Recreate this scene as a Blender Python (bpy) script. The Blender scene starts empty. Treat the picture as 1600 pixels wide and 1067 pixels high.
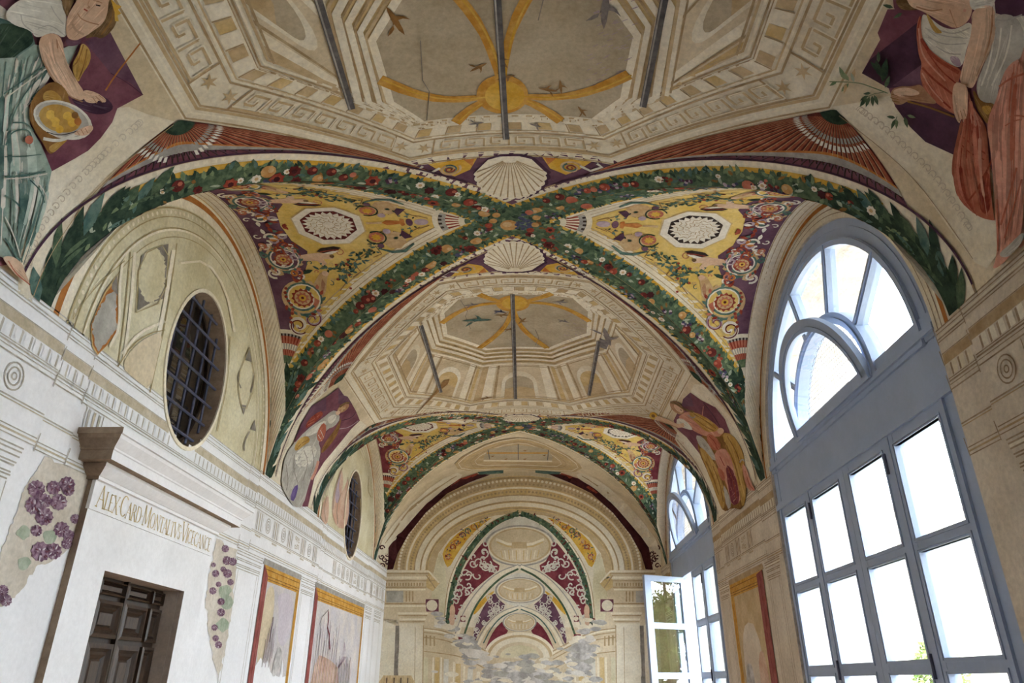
import bpy, bmesh, math, random
import numpy as np
from mathutils import Vector, Matrix
from mathutils.bvhtree import BVHTree
from mathutils.geometry import delaunay_2d_cdt

sc = bpy.context.scene
COL = sc.collection
random.seed(7)
pi = math.pi
EYE = 1.6

# ---------------------------------------------------------------- camera
FPX, PITCH, YAW, ROLL = 1111.4, .4466, -.02658, .0026
_F = np.array([math.sin(YAW)*math.cos(PITCH), math.cos(YAW)*math.cos(PITCH), math.sin(PITCH)])
_R = np.array([math.cos(YAW), -math.sin(YAW), 0.0]); _U = np.cross(_R, _F)
_R, _U = _R*math.cos(ROLL)+_U*math.sin(ROLL), -_R*math.sin(ROLL)+_U*math.cos(ROLL)
cam_d = bpy.data.cameras.new('camera'); cam = bpy.data.objects.new('camera', cam_d); COL.objects.link(cam)
cam_d.sensor_fit = 'HORIZONTAL'; cam_d.sensor_width = 36.0; cam_d.lens = FPX/1600*36.0
cam_d.clip_start = .05; cam_d.clip_end = 500
cam.matrix_world = Matrix(((_R[0], _U[0], -_F[0], 0), (_R[1], _U[1], -_F[1], 0), (_R[2], _U[2], -_F[2], EYE), (0, 0, 0, 1)))
sc.camera = cam

# ---------------------------------------------------------------- daylight: a bright, thinly clouded sky
w = bpy.data.worlds.new('sky'); sc.world = w; w.use_nodes = True
nt = w.node_tree; nt.nodes.clear()
wo = nt.nodes.new('ShaderNodeOutputWorld'); bg = nt.nodes.new('ShaderNodeBackground')
tc = nt.nodes.new('ShaderNodeTexCoord'); nz = nt.nodes.new('ShaderNodeTexNoise'); cr = nt.nodes.new('ShaderNodeValToRGB')
nz.inputs['Scale'].default_value = 2.2; nz.inputs['Detail'].default_value = 5
cr.color_ramp.elements[0].position = .35; cr.color_ramp.elements[0].color = (.70, .83, 1.0, 1)
cr.color_ramp.elements[1].position = .65; cr.color_ramp.elements[1].color = (.92, .96, 1.0, 1)
nt.links.new(tc.outputs['Generated'], nz.inputs['Vector']); nt.links.new(nz.outputs['Fac'], cr.inputs['Fac'])
nt.links.new(cr.outputs['Color'], bg.inputs['Color']); bg.inputs['Strength'].default_value = 11.0
nt.links.new(bg.outputs[0], wo.inputs[0])
sc.view_settings.view_transform = 'Standard'; sc.view_settings.look = 'None'
sc.view_settings.gamma = 1.0; sc.view_settings.use_curve_mapping = False
sc.view_settings.exposure = 0.62
sc.cycles.max_bounces = 10; sc.cycles.diffuse_bounces = 6; sc.cycles.transparent_max_bounces = 16
sc.cycles.use_denoising = True

# ---------------------------------------------------------------- materials
def lin(c): return tuple(((v/255)/12.92 if v/255 <= .04045 else ((v/255+.055)/1.055)**2.4) for v in c)
MATS = {}
def mute(c, k):
    g = .3*c[0]+.5*c[1]+.2*c[2]; return tuple(g*k+v*(1-k)+3*k for v in c)
def mat(name, rgb, rgb2=None, scale=6.0, desat=.22, rough=.9, detail=6, lo=.38, hi=.64, bump=0.0, spec=.15, stretch=None, metal=0, wear=.16):
    """matt paint whose pigment drifts between two tones (worn fresco)"""
    if name in MATS: return MATS[name]
    m = bpy.data.materials.new(name); m.use_nodes = True; t = m.node_tree; b = t.nodes['Principled BSDF']
    b.inputs['Roughness'].default_value = rough; b.inputs['Specular IOR Level'].default_value = spec; b.inputs['Metallic'].default_value = metal
    rgb = mute(rgb, desat); rgb2 = mute(rgb2, desat) if rgb2 else None
    c1 = lin(rgb); c2 = lin(rgb2) if rgb2 else tuple(min(1, v*1.35+.012) for v in c1)
    co = t.nodes.new('ShaderNodeTexCoord'); n = t.nodes.new('ShaderNodeTexNoise'); r = t.nodes.new('ShaderNodeValToRGB')
    n.inputs['Scale'].default_value = scale; n.inputs['Detail'].default_value = detail; n.inputs['Roughness'].default_value = .62
    r.color_ramp.elements[0].position = lo; r.color_ramp.elements[1].position = hi
    r.color_ramp.elements[0].color = (*c1, 1); r.color_ramp.elements[1].color = (*c2, 1)
    src = co.outputs['Object']
    if stretch:
        mp = t.nodes.new('ShaderNodeMapping'); mp.inputs['Scale'].default_value = stretch
        t.links.new(src, mp.inputs['Vector']); src = mp.outputs['Vector']
    t.links.new(src, n.inputs['Vector']); t.links.new(n.outputs['Fac'], r.inputs['Fac'])
    # worn surface: fine mottling and broad stains
    n3 = t.nodes.new('ShaderNodeTexNoise'); n3.inputs['Scale'].default_value = 34; n3.inputs['Detail'].default_value = 5; n3.inputs['Roughness'].default_value = .7
    n4 = t.nodes.new('ShaderNodeTexNoise'); n4.inputs['Scale'].default_value = 1.1; n4.inputs['Detail'].default_value = 6; n4.inputs['Roughness'].default_value = .65
    m3 = t.nodes.new('ShaderNodeMapRange'); m4 = t.nodes.new('ShaderNodeMapRange')
    for mr_, (a_, b_, c_, d_) in ((m3, (.3, .7, 1-wear, 1+wear*.7)), (m4, (.3, .7, 1-wear*.8, 1+wear*.5))):
        mr_.inputs['From Min'].default_value = a_; mr_.inputs['From Max'].default_value = b_; mr_.inputs['To Min'].default_value = c_; mr_.inputs['To Max'].default_value = d_
    mu = t.nodes.new('ShaderNodeMath'); mu.operation = 'MULTIPLY'; sc_ = t.nodes.new('ShaderNodeVectorMath'); sc_.operation = 'SCALE'
    t.links.new(co.outputs['Object'], n3.inputs['Vector']); t.links.new(co.outputs['Object'], n4.inputs['Vector']); t.links.new(n3.outputs['Fac'], m3.inputs['Value']); t.links.new(n4.outputs['Fac'], m4.inputs['Value'])
    t.links.new(m3.outputs[0], mu.inputs[0]); t.links.new(m4.outputs[0], mu.inputs[1]); t.links.new(r.outputs['Color'], sc_.inputs[0]); t.links.new(mu.outputs[0], sc_.inputs['Scale'])
    t.links.new(sc_.outputs[0], b.inputs['Base Color'])
    if bump:
        n2 = t.nodes.new('ShaderNodeTexNoise'); n2.inputs['Scale'].default_value = scale*7; n2.inputs['Detail'].default_value = 4
        bp = t.nodes.new('ShaderNodeBump'); bp.inputs['Strength'].default_value = bump; bp.inputs['Distance'].default_value = .01
        t.links.new(src, n2.inputs['Vector']); t.links.new(n2.outputs['Fac'], bp.inputs['Height']); t.links.new(bp.outputs['Normal'], b.inputs['Normal'])
    MATS[name] = m; return m
# plaster and stone
mat('cream', (206, 190, 156), (222, 208, 178), 2.2, desat=.06, bump=.08)
mat('cream_pale', (222, 212, 186), (234, 228, 208), 2.5, desat=.06)
mat('cream_dark', (188, 164, 122), (206, 184, 144), 5, desat=.06)
mat('cream_line', (164, 140, 102), (190, 168, 130), 9, desat=.06)
mat('cream_light', (232, 222, 196), (240, 233, 212), 6, desat=.06)
mat('ochre_pale', (202, 174, 116), (216, 192, 142), 7, desat=.06)
mat('lunette', (205, 196, 158), (222, 216, 186), 3.0, desat=.06, bump=.1)
mat('lunette_line', (160, 144, 100), (190, 176, 134), 8, desat=.06)
mat('plaster_white', (234, 236, 238), (243, 245, 247), 1.8, bump=.05, wear=.06, desat=0)
mat('plaster_worn', (206, 200, 186), (228, 224, 214), 4)
mat('wall_line', (172, 166, 150), (202, 197, 184), 9)
mat('wall_tan', (190, 176, 144), (210, 198, 172), 8)
mat('wall_warm', (208, 194, 170), (222, 210, 188), 3)
mat('warm_line', (148, 122, 90), (180, 156, 124), 9)
mat('warm_tan', (176, 144, 96), (196, 168, 124), 8)
mat('brown_shade', (146, 122, 98), (170, 146, 120), 9)  # also carries painted shade on the door surround and its cornice
mat('floor_tile', (182, 142, 108), (200, 164, 130), 3)
mat('reveal', (186, 178, 162), (214, 208, 194), 6, bump=.4, wear=.2)
mat('door_reveal', (188, 172, 156), (204, 190, 176), 4)  # white plaster toned down: shade of the door recess put into the colour
# pigments
mat('green', (58, 86, 62), (94, 118, 84), 22); mat('green_dark', (32, 54, 42), (56, 82, 62), 20)
mat('green_light', (98, 128, 84), (134, 152, 108), 22); mat('green_blue', (58, 98, 92), (98, 130, 116), 16)
mat('teal', (60, 96, 88), (120, 150, 138), 7); mat('mint', (132, 160, 144), (180, 196, 180), 5)
mat('red', (146, 44, 30), (176, 76, 52), 18); mat('red_dark', (96, 26, 26), (124, 46, 40), 18)
mat('maroon', (62, 20, 26), (84, 34, 38), 10); mat('crimson', (120, 38, 52), (146, 62, 72), 8)
mat('fanred', (158, 66, 44), (186, 96, 66), 14); mat('fandark', (92, 34, 30), (116, 50, 40), 14)
mat('orange', (196, 104, 34), (214, 134, 58), 12); mat('rust', (176, 98, 30), (196, 122, 50), 9)
mat('gold', (208, 160, 50), (222, 184, 88), 6, desat=.06); mat('yellow', (214, 180, 86), (226, 200, 124), 4, desat=.06)
mat('goldfr', (196, 140, 52), (214, 168, 84), 10, desat=.06); mat('tan', (196, 156, 100), (214, 180, 128), 14)
mat('purple', (96, 58, 82), (122, 82, 102), 5); mat('purple_dark', (64, 36, 58), (90, 56, 80), 6)
mat('plum', (112, 56, 74), (138, 80, 94), 5); mat('violet', (92, 68, 140), (120, 98, 160), 10)
mat('lilac', (166, 140, 156), (190, 170, 180), 10)
mat('skin', (212, 168, 132), (226, 190, 156), 6); mat('skin_dark', (168, 116, 80), (192, 144, 104), 8)
mat('pink', (206, 128, 104), (222, 160, 134), 7); mat('salmon', (184, 88, 62), (206, 118, 88), 7)
mat('robe_white', (206, 202, 184), (222, 220, 206), 6); mat('robe_grey', (166, 162, 150), (190, 188, 176), 7)
mat('robe_gold', (184, 134, 44), (204, 164, 80), 7); mat('robe_brown', (128, 84, 32), (160, 112, 50), 9)
mat('hair', (104, 76, 42), (140, 106, 62), 18)
mat('fan_grey', (150, 146, 140), (176, 172, 162), 12); mat('pearl', (226, 222, 208), (236, 232, 222), 12)
mat('blue_berry', (50, 56, 92), (86, 92, 124), 20); mat('white_paint', (222, 214, 194), (234, 228, 212), 14)
mat('apple', (188, 128, 56), (206, 158, 90), 16); mat('ink', (48, 36, 34), (76, 60, 52), 16)
mat('rod', (84, 82, 84), (112, 108, 106), 14); mat('sky_grey', (176, 162, 134), (192, 180, 154), 3, desat=.06)
mat('bird_brown', (140, 98, 48), (166, 124, 70), 18); mat('bird_grey', (116, 108, 106), (146, 138, 132), 18)
mat('grape', (104, 62, 92), (170, 140, 158), 40); mat('leaf_pale', (150, 168, 140), (180, 192, 168), 14)
mat('frame_red', (150, 66, 62), (172, 92, 84), 8); mat('sky_paint', (196, 192, 196), (214, 206, 196), 4)
mat('land_warm', (206, 156, 126), (218, 186, 160), 5); mat('smoke', (160, 156, 150), (206, 204, 200), 5, lo=.42, hi=.6)
mat('fade_dark', (120, 112, 100), (150, 142, 130), 9)
mat('faint', (196, 182, 156), (208, 196, 172), 9); mat('plaster_aged', (204, 194, 174), (220, 212, 196), 5); mat('lilac_pale', (200, 190, 200), (208, 200, 206), 5)
# built things
mat('frame_paint', (156, 174, 202), (164, 182, 210), 3, rough=.45, spec=.4, desat=0, wear=.04)
mat('iron', (60, 66, 96), (84, 90, 120), 14, rough=.5, spec=.4)
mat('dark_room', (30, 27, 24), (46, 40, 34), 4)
mat('wood_dark', (40, 28, 20), (70, 50, 34), 5, rough=.34, spec=.4, stretch=(14, 14, 1.2), bump=.2)
mat('wood_panel', (48, 34, 24), (84, 62, 44), 5, rough=.32, spec=.4, stretch=(14, 14, 1.2), bump=.2)
mat('wood_pale', (206, 176, 120), (222, 196, 146), 5, stretch=(10, 10, 1))
mat('gilt_letters', (206, 178, 110), (220, 198, 140), 10)
mat('gravel', (170, 156, 132), (190, 176, 152), 3); mat('grass', (74, 98, 44), (108, 130, 62), 2)
mat('bark', (84, 66, 48), (112, 92, 70), 8); mat('foliage', (70, 98, 38), (128, 150, 66), 1.4)
mat('facade', (216, 200, 166), (226, 214, 186), 1); mat('quoin', (176, 164, 146), (196, 184, 166), 3)
mat('roof_tile', (206, 186, 164), (216, 198, 178), 4)
def glass_mat(name, refl, tint=(1, 1, 1)):
    m = bpy.data.materials.new(name); m.use_nodes = True; t = m.node_tree; t.nodes.clear()
    o = t.nodes.new('ShaderNodeOutputMaterial'); tr = t.nodes.new('ShaderNodeBsdfTransparent'); g = t.nodes.new('ShaderNodeBsdfGlossy')
    mx = t.nodes.new('ShaderNodeMixShader'); fr = t.nodes.new('ShaderNodeFresnel'); ma = t.nodes.new('ShaderNodeMath')
    tr.inputs[0].default_value = (*tint, 1); g.inputs['Roughness'].default_value = .0; g.inputs[0].default_value = (1, 1, 1, 1)
    ge = t.nodes.new('ShaderNodeNewGeometry'); mr = t.nodes.new('ShaderNodeMapRange')
    mr.inputs['To Min'].default_value = 1.5; mr.inputs['To Max'].default_value = 1/1.5
    t.links.new(ge.outputs['Backfacing'], mr.inputs['Value']); t.links.new(mr.outputs[0], fr.inputs['IOR']); ma.operation = 'MULTIPLY'; ma.inputs[1].default_value = refl; ma.use_clamp = True
    t.links.new(fr.outputs[0], ma.inputs[0]); t.links.new(ma.outputs[0], mx.inputs[0])
    t.links.new(tr.outputs[0], mx.inputs[1]); t.links.new(g.outputs[0], mx.inputs[2]); t.links.new(mx.outputs[0], o.inputs[0])
    MATS[name] = m
glass_mat('glass', 1.6); glass_mat('glass_leaf', 2.0, (.9, .93, .92))

# ---------------------------------------------------------------- object helpers
def link(name, me, parent=None):
    o = bpy.data.objects.new(name, me); COL.objects.link(o)
    if parent is not None: o.parent = parent
    return o
def tag(o, label=None, cat=None, group=None, kind=None):
    if label: o['label'] = label
    if cat: o['category'] = cat
    if group: o['group'] = group
    if kind: o['kind'] = kind
    return o
def empty(name, loc, parent=None):
    o = bpy.data.objects.new(name, None); COL.objects.link(o); o.location = loc; o.empty_display_size = .1
    if parent is not None: o.parent = parent
    return o
class MB:
    """collects faces with materials, builds one mesh object"""
    def __init__(s): s.v = []; s.f = []; s.m = []; s.names = []
    def mi(s, m):
        if m not in s.names: s.names.append(m)
        return s.names.index(m)
    def add(s, verts, faces, m):
        b = len(s.v); s.v.extend([tuple(q) for q in verts]); k = s.mi(m)
        for f in faces: s.f.append(tuple(b+i for i in f)); s.m.append(k)
    def box(s, lo, hi, m):
        x0, y0, z0 = lo; x1, y1, z1 = hi
        s.add([(x0,y0,z0),(x1,y0,z0),(x1,y1,z0),(x0,y1,z0),(x0,y0,z1),(x1,y0,z1),(x1,y1,z1),(x0,y1,z1)],
              [(0,3,2,1),(4,5,6,7),(0,1,5,4),(1,2,6,5),(2,3,7,6),(3,0,4,7)], m)
    def loft(s, rings, m, close=False, caps=True):
        n = len(rings[0]); vs = [q for r in rings for q in r]; fs = []
        k = len(rings)
        for i in range(k if close else k-1):
            a = i*n; b = ((i+1) % k)*n
            for j in range(n):
                j2 = (j+1) % n; fs.append((a+j, a+j2, b+j2, b+j))
        if caps and not close: fs.append(tuple(range(n))[::-1]); fs.append(tuple((k-1)*n+j for j in range(n)))
        s.add(vs, fs, m)
    def tube(s, pts, r, m, n=8):
        rings = []
        for i, p in enumerate(pts):
            p = Vector(p); a = Vector(pts[max(0, i-1)]); b = Vector(pts[min(len(pts)-1, i+1)]); d = (b-a).normalized()
            u = d.orthogonal().normalized() if i == 0 else (u - d*u.dot(d)).normalized(); v = d.cross(u)
            rr = r[i] if isinstance(r, (list, tuple)) else r
            rings.append([tuple(p + u*rr*math.cos(2*pi*k/n) + v*rr*math.sin(2*pi*k/n)) for k in range(n)])
        s.loft(rings, m)
    def build(s, name, parent=None, smooth=False, loc=None):
        me = bpy.data.meshes.new(name)
        if loc is not None:
            s.v = [(x-loc[0], y-loc[1], z-loc[2]) for x, y, z in s.v]
        me.from_pydata(s.v, [], s.f)
        for n in s.names: me.materials.append(MATS[n])
        me.polygons.foreach_set('material_index', s.m)
        if smooth: me.polygons.foreach_set('use_smooth', [True]*len(s.f))
        me.update()
        o = link(name, me, parent)
        if loc is not None: o.location = loc
        return o

def inside(pts, poly):
    x = pts[:, 0]; y = pts[:, 1]; c = np.zeros(len(pts), bool); n = len(poly); j = n-1
    for i in range(n):
        xi, yi = poly[i]; xj, yj = poly[j]
        if yi != yj:
            t = ((yi > y) != (yj > y)) & (x < (xj-xi)*(y-yi)/(yj-yi)+xi); c ^= t
        j = i
    return c
def densify(poly, step, closed=True):
    out = []; n = len(poly)
    for i in range(n if closed else n-1):
        a = poly[i]; b = poly[(i+1) % n]; k = max(1, int(math.ceil(math.hypot(b[0]-a[0], b[1]-a[1])/step)))
        for q in range(k): out.append((a[0]+(b[0]-a[0])*q/k, a[1]+(b[1]-a[1])*q/k))
    if not closed: out.append(tuple(poly[-1]))
    return out
def tess(poly, step, holes=()):
    """triangulate a polygon with holes, filled with a grid of interior points"""
    loops = [densify(poly, step)] + [densify(h, step) for h in holes]
    vs = []; es = []
    for lp in loops:
        b = len(vs); n = len(lp); vs += lp; es += [(b+i, b+(i+1) % n) for i in range(n)]
    a = np.array(loops[0]); lo = a.min(0); hi = a.max(0)
    gx = np.arange(lo[0]+step*.5, hi[0], step); gy = np.arange(lo[1]+step*.5, hi[1], step)
    if len(gx) and len(gy):
        g = np.stack(np.meshgrid(gx, gy), -1).reshape(-1, 2)
        k = inside(g, loops[0])
        for h in loops[1:]: k &= ~inside(g, h)
        vs = vs + [tuple(q) for q in g[k]]
    r = delaunay_2d_cdt([Vector(q) for q in vs], es, [], 0, 1e-7)
    V = np.array([(q.x, q.y) for q in r[0]]); T = np.array([f for f in r[2] if len(f) == 3])
    if not len(T): return V, []
    c = V[T].mean(1); k = inside(c, loops[0])
    for h in loops[1:]: k &= ~inside(c, h)
    return V, [tuple(int(i) for i in t) for t in T[k]]
# ---------------------------------------------------------------- the room: dimensions
XL, XR, XC, HW = -2.5, 2.24, -.13, 2.37
ZS, RISE = 1.74+EYE, 1.73
CROSS = [-.35, 4.91, 10.17]
LCEN = [-.3, 4.87, 9.97]; RCEN = [-.36, 5.07, 10.5]
HB, RW = 1.66, 1.66
YB, YE = -2.98, 12.8
WCX = 5.07
def z_rise(p): return RISE-(RISE-RW)*p*p
def y_mid(bay, side, p): return CROSS[bay]+((LCEN if side < 0 else RCEN)[bay]-CROSS[bay])*p
def main_pt(phi, y): return (XC-HW*math.cos(phi), y, ZS+RISE*math.sin(phi))
def psi_groin(p): return math.asin(min(1, RISE*math.sqrt(max(0, 1-p*p))/z_rise(p)))
def lat_pt(bay, side, p, psi):
    return (XC+side*HW*p, y_mid(bay, side, p)-HB*math.cos(psi), ZS+z_rise(p)*math.sin(psi))
def groin(bay, side, end, p):           # end -1 near, +1 far
    ps = psi_groin(p); return lat_pt(bay, side, p, ps if end < 0 else pi-ps)
# surfaces as functions with inward lift
def snap_main(P, lift=0.):
    phi = math.atan2((P[2]-ZS)/RISE, -(P[0]-XC)/HW); phi = min(pi, max(0, phi))
    n = Vector((math.cos(phi)/HW, 0, -math.sin(phi)/RISE)).normalized(); q = main_pt(phi, P[1])
    return (q[0]+n.x*lift, q[1], q[2]+n.z*lift)
def snap_lat(P, bay, side, lift=0.):
    p = min(1, max(0, (P[0]-XC)*side/HW)); r = z_rise(p); yc = y_mid(bay, side, p)
    ps = math.atan2((P[2]-ZS)/r, -(P[1]-yc)/HB); ps = min(pi, max(0, ps)); q = lat_pt(bay, side, p, ps)
    n = Vector((0, math.cos(ps)/HB, -math.sin(ps)/r)).normalized()
    return (q[0], q[1]+n.y*lift, q[2]+n.z*lift)

# ---------------------------------------------------------------- vault
NPH = 96
phis = [pi*i/NPH for i in range(NPH+1)]
vb = MB()
def groin_y(bay, phi, end):
    c = math.cos(phi); side = -1 if c > 0 else 1; return groin(bay, side, end, abs(c))[1]
def strip(f0, f1, n):
    vs = []; fs = []
    for i, ph in enumerate(phis):
        a, b = f0(ph), f1(ph)
        for j in range(n+1): vs.append(main_pt(ph, a+(b-a)*j/n))
    for i in range(NPH):
        for j in range(n): k = i*(n+1)+j; fs.append((k, k+1, k+n+2, k+n+1))
    vb.add(vs, fs, 'cream')
strip(lambda ph: YB, lambda ph: groin_y(0, ph, -1), 24)
strip(lambda ph: groin_y(0, ph, 1), lambda ph: groin_y(1, ph, -1), 48)
strip(lambda ph: groin_y(1, ph, 1), lambda ph: groin_y(2, ph, -1), 48)
strip(lambda ph: groin_y(2, ph, 1), lambda ph: YE, 24)
for bay in range(3):
    for side in (-1, 1):
        vs = []; fs = []; n = 60; half = [ph for ph in phis if ph <= pi/2+1e-9]
        for ph in half:
            p = math.cos(ph); a = psi_groin(p)
            for j in range(n+1): vs.append(lat_pt(bay, side, p, a+(pi-2*a)*j/n))
        for i in range(len(half)-1):
            for j in range(n): k = i*(n+1)+j; fs.append((k, k+1, k+n+2, k+n+1))
        vb.add(vs, fs, 'cream')
ceiling = vb.build('ceiling', smooth=False)
tag(ceiling, 'frescoed groin-vaulted plaster ceiling of the loggia with painted garlands and octagons', 'ceiling', kind='structure')
BV_C = BVHTree.FromPolygons(vb.v, vb.f)

# ---------------------------------------------------------------- walls
def arch_poly(c, r, z0, za, n=40):
    return [(c-r, z0)]+[(c-r*math.cos(pi*i/n), za+r*math.sin(pi*i/n)) for i in range(n+1)]+[(c+r, z0)]
def ellipse(c, a, b, n=48, rot=0):
    return [(c[0]+a*math.cos(t)*math.cos(rot)-b*math.sin(t)*math.sin(rot), c[1]+a*math.cos(t)*math.sin(rot)+b*math.sin(t)*math.cos(rot)) for t in [2*pi*i/n for i in range(n)]]
ZTOP = 5.2
WR = 1.495; ZWA = ZS                        # window arch radius and springing
W_SILL = .32
OVAL = [(y, 2.13+EYE, .46, .60) for y in (-.31, 4.86, 10.02)]
DOOR = (4.21, 5.25, 2.175)
# left wall
wl = MB()
holes = [ellipse((y, z), a, b) for y, z, a, b in OVAL] + [[(DOOR[0], .0), (DOOR[1], .0), (DOOR[1], DOOR[2]), (DOOR[0], DOOR[2])]]
V, T = tess([(YB, -.02), (YE, -.02), (YE, ZTOP), (YB, ZTOP)], 2.0, [holes[0], holes[1], holes[2], [(DOOR[0], -.01)]+[(DOOR[1], -.01)]+holes[3][2:]])
wl.add([(XL, a, b) for a, b in V], T, 'plaster_white')
for h in holes[:3]:                          # deep reveals of the oval windows
    n = len(h); c = np.mean(h, 0)
    wl.add([(XL, a, b) for a, b in h]+[(XL-.17, c[0]+(a-c[0])*.97, c[1]+(b-c[1])*.97) for a, b in h], [(i, (i+1) % n, n+(i+1) % n, n+i) for i in range(n)], 'brown_shade')
d0, d1, dz = DOOR
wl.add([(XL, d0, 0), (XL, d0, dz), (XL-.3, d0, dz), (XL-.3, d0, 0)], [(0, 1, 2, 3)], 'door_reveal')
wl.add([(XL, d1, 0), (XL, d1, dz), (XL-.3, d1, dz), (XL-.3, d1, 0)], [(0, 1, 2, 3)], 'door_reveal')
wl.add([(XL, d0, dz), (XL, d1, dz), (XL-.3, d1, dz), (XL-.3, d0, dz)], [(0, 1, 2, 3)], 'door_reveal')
wall_left = wl.build('wall_left'); tag(wall_left, 'long white plaster wall with painted cornice, oval windows and framed frescoes', 'wall', kind='structure')
BV_L = BVHTree.FromPolygons([(XL, YB-3, -1), (XL, YE+9, -1), (XL, YE+9, 8), (XL, YB-3, 8)], [(0, 1, 2, 3)])
# right wall, thick, with three tall arched window openings
WT = .78
wr = MB()
holes = [arch_poly(c, WR, W_SILL, ZWA) for c in RCEN]
V, T = tess([(YB, -.02), (YE, -.02), (YE, ZTOP), (YB, ZTOP)], 2.0, holes)
wr.add([(XR, a, b) for a, b in V], T, 'wall_warm'); wr.add([(XR+WT, a, b) for a, b in V], T, 'facade')
for h in holes:
    n = len(h); wr.add([(XR, a, b) for a, b in h]+[(XR+WT, a, b) for a, b in h], [(i, (i+1) % n, n+(i+1) % n, n+i) for i in range(n)], 'reveal')
for y in (YB, YE): wr.add([(XR, y, 0), (XR+WT, y, 0), (XR+WT, y, ZTOP), (XR, y, ZTOP)], [(0, 1, 2, 3)], 'facade')
wall_right = wr.build('wall_right'); tag(wall_right, 'thick cream wall with painted cornice between the tall arched windows', 'wall', kind='structure')
BV_R = BVHTree.FromPolygons([(XR, YB-3, -1), (XR, YE+9, -1), (XR, YE+9, 8), (XR, YB-3, 8)], [(0, 1, 2, 3)])
for nm, y, lab in (('wall_end', YE, 'end wall painted with receding arches and worn fresco'), ('wall_back', YB, 'plain plaster wall behind the viewer')):
    b = MB(); b.box((XL-.02, min(y, y+.2*(1 if y > 0 else -1)), 0), (XR+.02, max(y, y+.2*(1 if y > 0 else -1)), ZTOP), 'cream' if y > 0 else 'plaster_white')
    o = tag(b.build(nm), lab, 'wall', kind='structure')
    if y > 0: wall_end = o
BV_E = BVHTree.FromPolygons([(-9, YE, -3), (9, YE, -3), (9, YE, 8), (-9, YE, 8)], [(0, 1, 2, 3)])
b = MB(); b.box((XL-.4, YB-.2, -.15), (XR+WT, YE+.2, 0), 'floor_tile'); tag(b.build('floor'), 'warm terracotta floor below the view', 'floor', kind='structure')
# ---------------------------------------------------------------- arched windows of the right wall
def ring(mb, c, r0, r1, a0, a1, x0, x1, m, n=40, ry=1.0):
    rings = []
    for i in range(n+1):
        a = a0+(a1-a0)*i/n; co, si = math.cos(a), math.sin(a)
        rings.append([(x0, c[0]+r0*co, c[1]+r0*si*ry), (x0, c[0]+r1*co, c[1]+r1*si*ry), (x1, c[0]+r1*co, c[1]+r1*si*ry), (x1, c[0]+r0*co, c[1]+r0*si*ry)])
    mb.loft(rings, m, close=abs(a1-a0-2*pi) < 1e-6)
def barseg(mb, a, b, wd, x0, x1, m):
    d = Vector((b[0]-a[0], b[1]-a[1])).normalized()*wd/2; n = Vector((-d.y, d.x))
    q = [(a[0]+n.x, a[1]+n.y), (a[0]-n.x, a[1]-n.y), (b[0]-n.x, b[1]-n.y), (b[0]+n.x, b[1]+n.y)]
    mb.loft([[(x0, *p) for p in q], [(x1, *p) for p in q]], m)
FP = 'frame_paint'
COLS = [(-1.29, -.76), (-.58, -.07), (.14, .67), (.84, 1.35)]
ROWS = [(EYE+a, EYE+b) for a, b in ((.765, 1.325), (.125, .685), (-.515, .045), (-1.155, -.595))]
def rel(mb, o):  # coordinates relative to the parent's origin
    mb.v = [(x-o[0], y-o[1], z-o[2]) for x, y, z in mb.v]; return mb
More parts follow.
